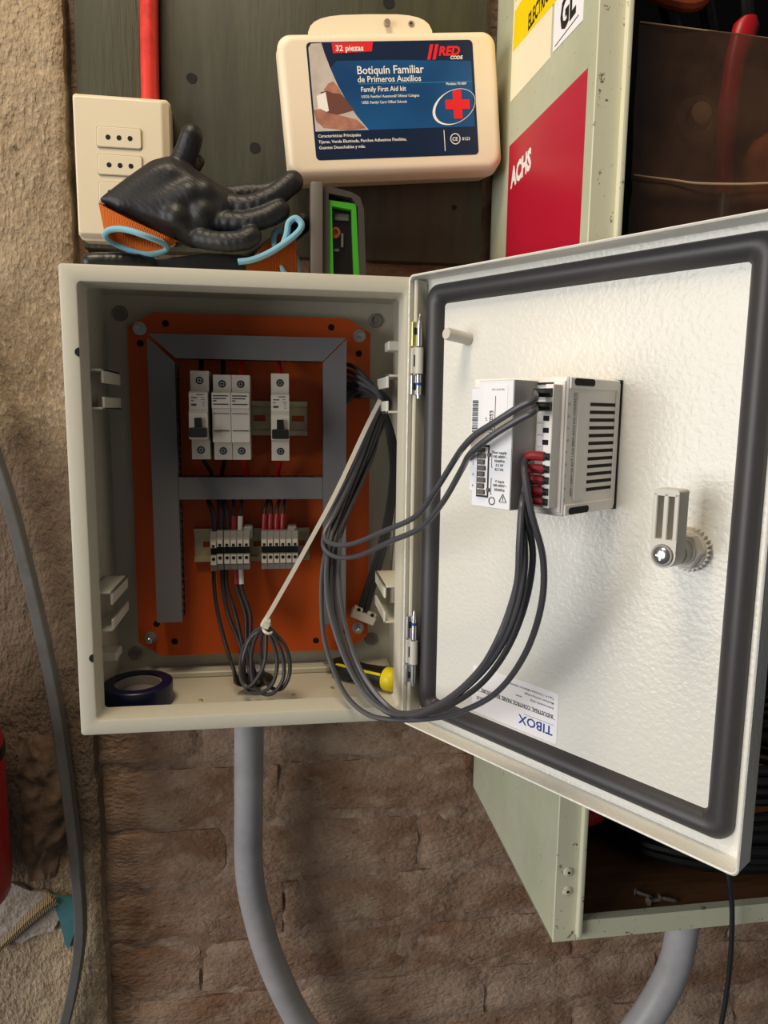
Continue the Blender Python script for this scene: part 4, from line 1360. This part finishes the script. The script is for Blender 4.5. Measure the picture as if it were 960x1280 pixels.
# swoosh round the cross: thick at the left, thin at the right
ri, ro = [], []
for k in range(40):
    a = 2 * PI * k / 40
    th = 0.5 + 2.2 * max(0, math.cos(a - PI)) ** 1.5
    ex, ez = 22.5 * math.cos(a), 15.5 * math.sin(a)
    x_, z_ = ex * math.cos(.3) - ez * math.sin(.3) * .6, ez * .95 + ex * .32
    x_, z_ = LU(.862) + x_, LV(.575) + z_
    ro.append((min(x_, lx1 - .6), z_))
    d_ = Vector((math.cos(a), math.sin(a))) * th
    ri.append((min(x_ - d_.x, lx1 - 1.0), z_ - d_.y))
b.loft([[(x, -.5, z) for x, z in ro], [(x, -.55, z) for x, z in ro], [(x, -.55, z) for x, z in ri], [(x, -.5, z) for x, z in ri]], False, False, closed=True)
b.build('swoosh', 'print_white', lab_)
b = MB()
cxk, czk, q = LU(.885), LV(.555), 4.3
b.prism([(cxk - q, czk - 3 * q), (cxk + q, czk - 3 * q), (cxk + q, czk - q), (cxk + 2.8 * q, czk - q), (cxk + 2.8 * q, czk + q), (cxk + q, czk + q), (cxk + q, czk + 3 * q), (cxk - q, czk + 3 * q), (cxk - q, czk + q), (cxk - 2.8 * q, czk + q), (cxk - 2.8 * q, czk - q), (cxk - q, czk - q)], -.62, -.4)
b.build('red_cross', 'print_red', lab_)
b = MB()
for i in range(2):
    x = LU(.715 + i * .032)
    b.prism([(x, LV(.165)), (x + 3.2, LV(.165)), (x + 7, LV(.035)), (x + 3.8, LV(.035))], -.55, -.4)
b.text('RED', 11.2, TX(.785, .13), bold=.045, shear=.25, xs=1.0)
b.build('logo', 'print_red', lab_)
b = MB()
b.box(LU(.29), LU(.985), -.5, -.4, LV(.362), LV(.356))
b.build('rule', 'print_cyan', lab_)

# ================================================================== pale green cabinet at the right
cab = thing('metal_cabinet', 'pale green metal cabinet with stickers, open front, at the right', 'cabinet', (650, 33, -162))
cx0, cx1, cy0, cy1, cz0, cz1 = 402, 1000, -98, 160, -162, 900
b = MB()
b.box(cx0, cx0 + 1.6, cy0 + .4, cy1, cz0, cz1, .3)
b.build('side_panel', 'cab_green', cab)
b = MB()
b.box(cx0, cx0 + 21, cy0 - .6, cy0 + 1, cz0, cz1, .5)
b.box(cx0 + 20, cx0 + 24, cy0 - 6, cy0 + 10, cz0 + 6, cz1, .9, 2)
b.build('front_flange', 'cab_rust', cab)
b = MB()
b.box(cx0, cx1, cy0, cy1, cz0, cz0 + 1.4)
b.box(cx0 + 21, cx1, cy0 - .6, cy0 + 1, cz0, cz0 + 18, .5)
b.box(cx0 + 21, cx1, cy0, cy0 + 8, cz0 + 16.6, cz0 + 18, .4)
b.build('bottom_tray', 'cab_rust', cab)
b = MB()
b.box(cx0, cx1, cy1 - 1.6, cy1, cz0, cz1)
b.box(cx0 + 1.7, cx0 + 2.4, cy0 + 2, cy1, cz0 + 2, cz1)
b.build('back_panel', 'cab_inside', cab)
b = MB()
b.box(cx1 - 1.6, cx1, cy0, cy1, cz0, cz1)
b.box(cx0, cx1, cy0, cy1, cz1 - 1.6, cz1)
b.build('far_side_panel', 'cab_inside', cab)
for z in (-97, -114.5):
    b = MB()
    b.lathe((412.8, cy0 - .6, z), (0, -1.6, 0), [(0, 4.2), (.5, 4.0), (.9, 2.8), (1, 1.2), (.5, .9)], 18)
    r_ = b.build('rivet', 'cab_rust', cab)
    b = MB()
    b.lathe((412.8, cy0 - 1.4, z), (0, -.9, 0), [(0, 1.3), (1, 1.2)], 10)
    b.build('rivet_hole', 'dark_hole', r_)
# stickers on the side (plane facing -x: right is -y, up is z)
SX = lambda y, z, rot=0, x=401.5: Matrix(((0, 0, -1, x), (-1, 0, 0, y), (0, 1, 0, z), (0, 0, 0, 1))) @ Matrix.Rotation(rot, 4, 'Z')


def patch(name, m, yz, x, par):
    q = MB()
    q.loft([[(x, y, z) for y, z in yz], [(x + .25, y, z) for y, z in yz]])
    return q.build(name, m, par)


rs = patch('red_sticker', 'sticker_red', [(101.3, 547), (-83.7, 538.1), (-83.7, 392), (101.3, 392)], 401.75, cab)
rs['label'] = 'dark red sticker with white lettering'
b = MB()
b.text('ACHS', 25, SX(91, 505, .02, 401.6), bold=.05, xs=.88)
b.build('lettering', 'print_white', rs)
wsx = patch('white_sticker', 'sticker_cream', [(104, 588.6), (-3.6, 581.3), (-3.6, 750), (101, 750)], 401.75, cab)
wsx['label'] = 'cream sticker with yellow upper half'
ys_ = patch('yellow_field', 'yellow_tag', [(101, 633.6), (-14, 620), (-14, 668), (98, 668)], 401.65, wsx)
patch('yellow_field', 'yellow_tag', [(98, 676), (-14, 676), (-14, 750), (98, 750)], 401.65, wsx)
b = MB()
b.text('ELECTRICO', 19, SX(57, 631, 0.0, 401.55), bold=.03, xs=.62)
b.build('lettering', 'black_plastic', wsx)
ws2 = patch('white_sticker', 'sticker_white', [(-9, 582.5), (-70.3, 577.3), (-70.3, 690), (-9, 690)], 401.68, cab)
ws2['label'] = 'white sticker with black initials'
b = MB()
b.text('GL', 34, SX(-24, 590, 0.03, 401.55), bold=.04, xs=.75)
b.box(401.5, 401.6, -62, -14, 584.6, 585.4)
b.build('lettering', 'black_plastic', ws2)
# plywood floor and contents
b = MB()
b.box(430, 990, -86, 150, -160.4, -150, .8)
tag(b.build('plywood_board', 'ply'), 'brown plywood board forming the cabinet floor', 'board')
for i, (a_, c_) in enumerate((((494, -66, -146.5), (507, -73, -148.5)), ((500, -79, -147), (515, -75.5, -148.6)), ((512, -76, -146.8), (527, -80, -148.6)))):
    sc = thing('wood_screw', ['short rusty screw leaning at the back of the three on the plywood', 'short rusty screw nearest the cabinet lip on the plywood', 'short rusty screw lying farthest right on the plywood'][i], 'screw', a_, group='loose screws on the cabinet floor')
    a_, c_ = Vector(a_), Vector(c_)
    b = MB()
    b.lathe(a_, (c_ - a_), [(0, 1.7), (.75, 1.5), (1, .3)], 10)
    for k in range(9):
        b.lathe(a_ + (c_ - a_) * (.2 + k * .075), (c_ - a_) * .03, [(0, 1.5), (.5, 2.1), (1, 1.5)], 10, cap=False)
    b.build('shank', 'rusty', sc)
    b = MB()
    b.lathe(a_ - (c_ - a_) * .12, (c_ - a_) * .14, [(0, 3.6), (.4, 3.6), (1, 1.7)], 14)
    b.build('head', 'rusty', sc)
# coil of black cable: one continuous helix
pts = []
for k in range(13 * 18):
    a = 2 * PI * k / 18
    turn = k / 18
    jit = 9 * noise.noise(Vector((turn * 1.7, math.cos(a), math.sin(a))))
    lay, row = turn % 4, turn // 4
    sc = 1 - 0.05 * row + jit / 130
    pts.append((642 + 148 * sc * math.cos(a), 40 + 108 * sc * math.sin(a) + jit * .3, -143 + lay * 10.5 + row * 5 + 2 * noise.noise(Vector((a * .5, turn, 3))) + 26 * (turn / 13) * (.5 + .5 * math.cos(a - .4))))
b = MB()
b.tube(pts, 5.2, 8, 2)
tag(b.build('black_cable_coil', 'cable_black'), 'thick coil of black cable on the cabinet floor', 'cable coil')
pts = []
for k in range(8 * 18):
    a = 2 * PI * k / 18
    turn = k / 18
    jit = 8 * noise.noise(Vector((turn * 2.1 + 7, math.cos(a), math.sin(a))))
    pts.append((690 + (118 + jit) * math.cos(a), 36 + (84 + jit) * math.sin(a), -82 + (turn % 4) * 10 + 14 * math.cos(a)))
b = MB()
b.tube(pts, 4.6, 8, 2)
tag(b.build('black_cable_coil', 'cable_black'), 'upper looser coil of black cable stacked inside the cabinet', 'cable coil')
pg = thing('red_plug', 'red plug inside the cabinet beside the flange', 'plug', (462, -40, -96))
b = MB()
b.lathe((446, -44, -84), (24, 14, -4), [(0, 6), (.1, 8.5), (.5, 9.5), (.9, 9), (1, 7)], 18)
b.build('plug_body', 'red_plastic', pg)
b = MB()
b.tube([(468, -31, -88), (485, -20, -96), (512, -14, -120), (535, 0, -140)], 4.4, 10, 5)
b.build('cord', 'cable_black', pg)
b = MB()
b.tube([(600, -52, -96), (578, -80, -84), (558, -100, -84), (551.5, -110, -98), (556.5, -112, -130), (559, -112.5, -168), (559.4, -112, -207), (557.4, -111, -246), (552, -108, -300), (546, -104, -345)], 2.1, 8, 6)
tag(b.build('thin_wire', 'wire_black'), 'thin dark wire hanging over the cabinet lip', 'wire')

# things behind the plastic pocket, upper cabinet
pk = thing('plastic_pocket', 'translucent brown plastic pocket inside the cabinet above the door', 'pocket', (560, -70, 410))
b = MB()
b.grid(lambda u, v: (447 + u * 215, -70 + 3 * nz(u * 215, 0, v * 180, .02, 4) - (4 * math.exp(-((v - .3) / .04) ** 2)), 405 + v * (175 - 6 * u)), 40, 40)
b.build('sheet', 'pocket', pk, fix=False)
b = MB()
b.tube([(447, -74.5, 469), (462, -74.6, 467.8), (482, -74.4, 466.8), (497, -75, 465.5), (515, -75, 465.8), (540, -75, 467), (570, -75, 469.5), (600, -75, 470), (660, -75, 471)], lambda t_: .55 + .35 * min(1, t_ * 2.4), 6, 5)
b.build('fold', 'fold_light', pk)
b = MB()
b.tube([(447, -70.4, 579.8), (500, -70, 578.5), (560, -70, 577), (662, -70, 573)], .5, 6, 4)
b.build('edge', 'fold_light', pk)
ins = thing('dark_instrument', 'dark boxy instrument with pale round dial behind the plastic pocket', 'instrument', (520, 10, 400))
b = MB()
b.box(462, 610, -18, 60, 400, 582, 6, 2)
b.box(468, 520, -24, -18, 405, 440, 2)
b.build('case', 'cab_inside', ins)
b = MB()
b.lathe((528, -18, 534), (0, -6, 0), [(0, 20), (.8, 19), (1, 16), (1, 12), (.6, 11), (.6, 0.1)], 26)
b.build('dial', 'tool_light', ins)
b = MB()
b.lathe((530, -20, 539), (0, -5, 0), [(0, 9), (.8, 9), (1, 7)], 20)
b.build('dial_knob', 'fold_light', ins)
rh = thing('red_handle_tool', 'red handled tool standing behind the plastic pocket', 'tool', (550, -40, 470))
b = MB()
b.loft([rrect(543 + dx - w, 543 + dx + w, -46, -34, 3, 0, 3) if False else [(543 + dx + w * math.cos(a), -40 + 7 * math.sin(a), z) for a in [2 * PI * k / 14 for k in range(14)]] for z, dx, w in ((470, 2, 7), (500, 1, 7), (540, 1, 8.5), (575, 4, 9), (592, 9, 11), (601, 11, 11), (606, 12, 7))])
b.build('handle', 'red_plastic', rh)
b = MB()
b.lathe((545, -40, 425), (1, 0, 48), [(0, 4), (1, 5)], 12)
b.build('shank', 'rusty', rh)
ob = thing('orange_pouch', 'soft orange pouch at the right inside the cabinet', 'pouch', (610, -20, 430))
b = MB()
b.ell((625, -24, 492), 58, 18, 44, 22, 14)
for v in b.bm.verts:
    v.co += Vector((0, 1, 1)) * 3 * nz(v.co.x, v.co.y, v.co.z, .05)
b.build('bag', 'orange_soft', ob)
b = MB()
b.tube([(590, -36, 520), (615, -44, 528), (650, -40, 522)], 2.5, 8, 4)
b.build('seam', 'rusty', ob)
hb = MB()
hb.tube([(452, -30, 640), (470, -40, 618), (498, -52, 606), (520, -40, 625), (540, -20, 650)], 6, 10, 5)
tag(hb.build('orange_strap', 'orange_soft'), 'orange strap hanging at the top of the cabinet interior', 'strap')
hb = MB()
for k in range(4):
    hb.tube([(470 + k * 40, -20 + k * 4, 690), (480 + k * 38, -30, 640), (500 + k * 34, -22, 605), (515 + k * 36, -10, 590)], 7 - k * .6, 10, 5)
tag(hb.build('black_cable_bundle', 'cable_black'), 'bundle of thick black cables at the top of the cabinet interior', 'cable')

# ================================================================== green framed instrument on the enclosure top
ls = thing('measuring_instrument', 'dark grey instrument with bright green frame standing on the enclosure', 'instrument', (228, 60, 400))
b = MB()
b.prism([(204, 400), (204, 480), (207, 484), (222, 485), (240, 481.5), (247, 477), (251.5, 468), (254, 440), (255, 400)], 52, 98)
b.build('body', 'tool_grey', ls, ang=0.3)
b = MB()
b.box(203, 214, 36, 60, 400, 484, 1.6, 2)
b.build('side_post', 'tool_light', ls)
b = MB()
for (pa, pb) in (([(214, 400), (214, 482), (240, 477.5), (240, 473), (219, 476), (219, 400)], None), ([(240, 477.5), (247, 474), (250.5, 464), (253.5, 400), (247.6, 400), (245, 466), (240, 473)], None)):
    b.prism(pa, 40, 56)
b.build('bezel', 'tool_grey', ls, ang=0.3)
b = MB()
g = [(219.2, 400), (217.8, 470.8), (243.6, 468.5), (247.6, 400)]
gi = [(223.8, 400), (222, 465.6), (239.6, 463.6), (242.6, 400)]
for i in range(3):
    b.prism([g[i], g[i + 1], gi[i + 1], gi[i]], 42, 50)
b.build('green_frame', 'tool_green', ls, flat=True)
b = MB()
b.prism([(223, 400), (221.6, 466), (240, 464), (243, 400)], 49, 51)
b.build('window', 'tool_glass', ls)
b = MB()
b.lathe((225.5, 49, 444.5), (0, -3, 0), [(0, 5), (.6, 5), (1, 4), (1, 2.6), (.3, 2.4)], 18)
b.build('lens', 'copper', ls)
b = MB()
b.box(223.4, 229, 46.5, 49, 428, 430.4, .4)
b.box(231, 233, 46.5, 49, 432, 444, .4)
b.box(224.5, 238, 46.5, 49, 455, 461, .8)
b.build('fitting', 'tool_light', ls)

# ================================================================== work gloves on the enclosure top


def remesh_bm(mb, vox, smooth):
    """fuse and smooth what is in the builder, still in mm"""
    me = bpy.data.meshes.new('tmp')
    mb.bm.to_mesh(me)
    mb.bm.free()
    o = bpy.data.objects.new('tmp', me)
    C.objects.link(o)
    md = o.modifiers.new('r', 'REMESH')
    md.mode = 'VOXEL'
    md.voxel_size = vox
    sm = o.modifiers.new('s', 'SMOOTH')
    sm.iterations = smooth
    dg = bpy.context.evaluated_depsgraph_get()
    me2 = bpy.data.meshes.new_from_object(o.evaluated_get(dg))
    bpy.data.objects.remove(o)
    out = MB()
    out.bm.from_mesh(me2)
    bpy.data.meshes.remove(me)
    bpy.data.meshes.remove(me2)
    return out


def remeshed(mb, name, m, parent, vox=1.1, smooth=6):
    o = mb.build(name, m, parent)
    md = o.modifiers.new('r', 'REMESH')
    md.mode = 'VOXEL'
    md.voxel_size = vox * S
    md.use_smooth_shade = True
    sm = o.modifiers.new('s', 'SMOOTH')
    sm.iterations = smooth
    sm.factor = .5
    dg = bpy.context.evaluated_depsgraph_get()
    me = bpy.data.meshes.new_from_object(o.evaluated_get(dg))
    o.modifiers.clear()
    old = o.data
    o.data = me
    bpy.data.meshes.remove(old)
    if not me.materials:
        me.materials.append(MATS[m])
    for p_ in me.polygons:
        p_.use_smooth = True
    return o


def finger(mb, pts, r0, r1, ridge=0.0):
    P_ = spline(pts, 10)
    n = len(P_)
    for i, p_ in enumerate(P_):
        t_ = i / (n - 1)
        r = r0 + (r1 - r0) * t_ + ridge * 1.3 * math.sin(i * 1.9)
        bmesh.ops.create_icosphere(mb.bm, subdivisions=2, radius=r, matrix=Matrix.Translation(p_))


def cuff(parent, A, B, m='knit_orange', wav=3.0):
    """A, B: (centre, major vector, minor vector) of the wrist and hem ellipses"""
    b = MB()
    rings = []
    seg = 40
    for i in range(9):
        t_ = i / 8
        c_ = Vector(A[0]).lerp(Vector(B[0]), t_)
        u_ = Vector(A[1]).lerp(Vector(B[1]), t_)
        w_ = Vector(A[2]).lerp(Vector(B[2]), t_)
        rings.append([c_ + u_ * math.cos(2 * PI * k / seg) + w_ * math.sin(2 * PI * k / seg) + Vector((0, 1, .4)) * wav * t_ * math.sin(5 * PI * k / seg + .6) * math.sin(PI * k / seg) for k in range(seg)])
    inner = [[p_ * 1.0 + (Vector(A[0]).lerp(Vector(B[0]), i / 8) - p_) * .12 for p_ in rg] for i, rg in enumerate(rings)]
    b.loft(rings + list(reversed(inner)), False, False)
    b.build('knit_cuff', m, parent, ang=2)
    h = MB()
    h.tube(rings[-1], 2.6, 8, 2, closed=True)
    h.build('hem', 'hem_blue', parent, ang=2)


gl = thing('work_glove', 'black coated glove with orange cuff lying palm up across the enclosure top', 'glove', (105, 60, 402), group='work gloves on the enclosure')
b = MB()
pal = [(20, 464), (44, 483), (66, 499), (82, 504), (98, 497), (118, 484), (138, 474), (146, 462), (138, 443), (118, 432), (98, 428), (72, 440), (45, 453)]
cxp, czp = 88, 464
hp = []
for x, z in pal:
    hp += [(x, 52, z), (x, 66, z)]
for x, z in [(cxp + (x - cxp) * .72, czp + (z - czp) * .72) for x, z in pal]:
    hp += [(x, 40 if x > 60 else 45, z), (x, 76, z)]
b.hull(hp)
finger(b, [(100, 44, 470), (70, 48, 462), (40, 50, 460)], 12, 6)
finger(b, [(110, 46, 455), (88, 44, 450)], 13, 12)
finger(b, [(84, 50, 486), (112, 48, 472)], 12, 13)
b = remesh_bm(b, 1.6, 30)
finger(b, [(86, 62, 494), (93, 60, 504), (98, 57, 514), (101, 54, 521)], 11, 10)
finger(b, [(88, 66, 492), (99, 70, 500), (104, 72, 506)], 8, 6)
finger(b, [(124, 66, 474), (146, 64, 478), (166, 62, 480), (184, 62, 488)], 9.5, 8, .45)
finger(b, [(126, 54, 466), (150, 48, 464), (172, 46, 473), (185, 49, 484), (188, 51, 487)], 9, 9.4, .6)
finger(b, [(122, 48, 450), (146, 42, 448), (164, 41, 453), (176, 43, 460)], 8.6, 9.2, .6)
finger(b, [(106, 46, 434), (126, 38, 430), (144, 34, 431), (152, 34, 435)], 8.4, 8.6, .6)
remeshed(b, 'coated_hand', 'glove_black', gl)
cuff(gl, ((54, 58, 448), (-34, 2, 15), (3, 15, 3)), ((52, 48, 429), (-25, 0, 3), (2, 14, -6)), wav=6.0)
gl2 = thing('work_glove', 'second glove underneath, orange cuff with blue hem pointing right', 'glove', (120, 72, 400.5), group='work gloves on the enclosure')
b = MB()
hp = []
for x, z in ((40, 408), (70, 418), (110, 424), (150, 424), (165, 414), (160, 404), (100, 402), (50, 402)):
    hp += [(x, 58, z), (x, 100, z)]
b.hull(hp)
finger(b, [(60, 62, 412), (40, 54, 412), (24, 50, 411), (14, 48, 410)], 9, 8, .5)
finger(b, [(60, 80, 412), (38, 80, 411), (20, 80, 410)], 9, 8, .5)
finger(b, [(64, 98, 412), (44, 100, 411), (28, 102, 410)], 9, 8, .5)
finger(b, [(140, 96, 420), (165, 92, 436), (188, 86, 452), (198, 82, 460)], 9, 9)
remeshed(b, 'coated_hand', 'glove_smooth', gl2)
cuff(gl2, ((158, 66, 414), (2, 16, 0), (-4, 2, 13)), ((182, 56, 424), (8, 14, 5), (-8, 1, 22)), wav=2.0)
# turned-back fold of the hem
b = MB()
b.tube([(140, 34, 413), (152, 33, 415), (166, 33, 421), (180, 33, 430), (192, 33, 440), (195, 34, 447), (190, 35, 452), (184, 36, 448), (182, 36, 438), (178, 37, 428)], 2.8, 10, 6)
b.build('hem_fold', 'hem_blue', gl2)
b = MB()
rim = spline([(146, 36, 411), (158, 35, 414), (170, 35, 421), (182, 35, 430), (190, 36, 439)], 5)
b.loft([[p_ for p_ in rim], [p_ + Vector((1, 6, -8)) for p_ in rim], [Vector((p_.x + 2, 46, 401)) for p_ in rim]], False, False) if False else None
n_ = len(rim)
rows = [rim, [Vector((p_.x + 1, 40, p_.z * .55 + 401 * .45)) for p_ in rim], [Vector((p_.x + 2, 44, 401)) for p_ in rim]]
vs_ = [[b.bm.verts.new(p_) for p_ in rw] for rw in rows]
for i in range(2):
    for k in range(n_ - 1):
        b.bm.faces.new((vs_[i][k], vs_[i][k + 1], vs_[i + 1][k + 1], vs_[i + 1][k]))
ext = bmesh.ops.solidify(b.bm, geom=b.bm.faces[:], thickness=2.0)
b.build('cuff_flap', 'knit_orange', gl2, ang=2)

# ================================================================== left side: strip, red cylinder, torn rendering
b = MB()
sp = spline([(-140, 122, 400), (-122, 122, 310), (-106.8, 122, 244.4), (-91.5, 122, 179.6), (-73.7, 122, 78.6), (-60, 122, -27), (-52, 122, -137), (-48, 122, -212), (-48, 122, -280), (-57, 122, -339), (-73, 122, -402), (-98, 122, -470)], 8)
rings = []
for i, p_ in enumerate(sp):
    tg = (sp[min(i + 1, len(sp) - 1)] - sp[max(i - 1, 0)]).normalized()
    p_ = p_ + Vector((3.4, 0, 0))
    n_ = Vector((tg.z, 0, -tg.x)).normalized() * (5.0 + .3 * nz(0, 0, p_.z, .05))
    rings.append([p_ + n_ + Vector((0, -7, 0)), p_ + n_ * .8 + Vector((0, -8, 0)), p_ - n_ * .8 + Vector((0, -8, 0)), p_ - n_ + Vector((0, -7, 0)), p_ - n_ + Vector((0, 7, 0)), p_ + n_ + Vector((0, 7, 0))])
b.loft(rings)
tag(b.build('grey_strip', 'strip_grey', ang=0.5), 'long curved grey plastic strip against the concrete column', 'strip')
ex = thing('red_cylinder', 'red rounded cylinder cut off by the left edge', 'cylinder', (-149, 78, -214))
b = MB()
b.lathe((-149, 78, -214), (0, 0, 240), [(0, 30), (.02, 42), (.06, 50), (.12, 52), (.72, 52), (.8, 48), (.86, 38), (.92, 22), (1, 18)], 40)
b.build('tank', 'ext_red', ex, ang=.8)
b = MB()
b.lathe((-149, 78, -56), (0, 0, 12), [(0, 52.4), (.1, 53), (.9, 53), (1, 52.4)], 40)
b.build('band', 'black_plastic', ex)
b = MB()
b.box(-163, -135, 128, 140.5, -110, -30, 1)
b.box(-163, -135, 122, 131, -56, -44, 1)
b.build('wall_bracket', 'black_plastic', ex)
b = MB()
b.lathe((-149, 78, 26), (0, 0, 24), [(0, 14), (.3, 14), (.35, 18), (.7, 18), (.8, 10), (1, 9)], 20)
b.box(-190, -140, 72, 84, 48, 54, 2)
b.build('valve', 'black_plastic', ex)
b = MB()


def crump(u, v):
    z = -60 - v * 165
    x = -104 + u * (34 + 22 * math.sin(PI * min(1, v * 1.15))) + 6 * nz(u * 40, 2, v * 150, .05)
    d = 10 * math.sin(PI * u) * (.35 + .65 * math.sin(PI * v)) + 8 * nz(u * 50 + v * 30, 7, v * 60, .07, 2) + 2.5 * nz(u * 50, 7, v * 110, .12, 6)
    return (x, min(141, 139 - d), z)


b.grid(crump, 26, 60)
tag(b.build('torn_render', 'cloth', fix=False, ang=2), 'crumpled torn brown render peeling off the column', 'render')
b = MB()
pl = [(-132, -232), (-118, -226), (-100, -238), (-84, -240), (-74, -252), (-70, -272), (-78, -288), (-98, -292), (-112, -300), (-135, -288)]
b.prism([(x + 2 * nz(x, 0, z, .2), z) for x, z in pl], 136.2, 141)
tag(b.build('plaster_patch', 'plaster_white'), 'whitish patch of scraped plaster low on the column', 'plaster')
b = MB()
pl = [(-79, -245), (-72, -247), (-53, -250), (-51, -262), (-55, -290), (-62, -311), (-66, -304), (-69, -280), (-74, -260)]
b.prism(pl, 135.2, 141)
tag(b.build('paint_patch', 'teal'), 'small teal painted patch beside the grey strip', 'paint patch')
b = MB()
sp = spline([(-136, 133, -302), (-118, 131, -284), (-100, 130, -266), (-84, 130, -252), (-74, 132, -246)], 6)
rings = []
for i, p_ in enumerate(sp):
    tg = (sp[min(i + 1, len(sp) - 1)] - sp[max(i - 1, 0)]).normalized()
    n_ = Vector((-tg.z, 0, tg.x)) * (4 + 5 * i / len(sp))
    rings.append([p_ + n_, p_ + Vector((0, -3, 0)), p_ - n_, p_ + Vector((0, 5, 0))])
b.loft(rings)
tag(b.build('woven_strip', 'straw'), 'frayed straw coloured strip sticking out of the torn render', 'strip')
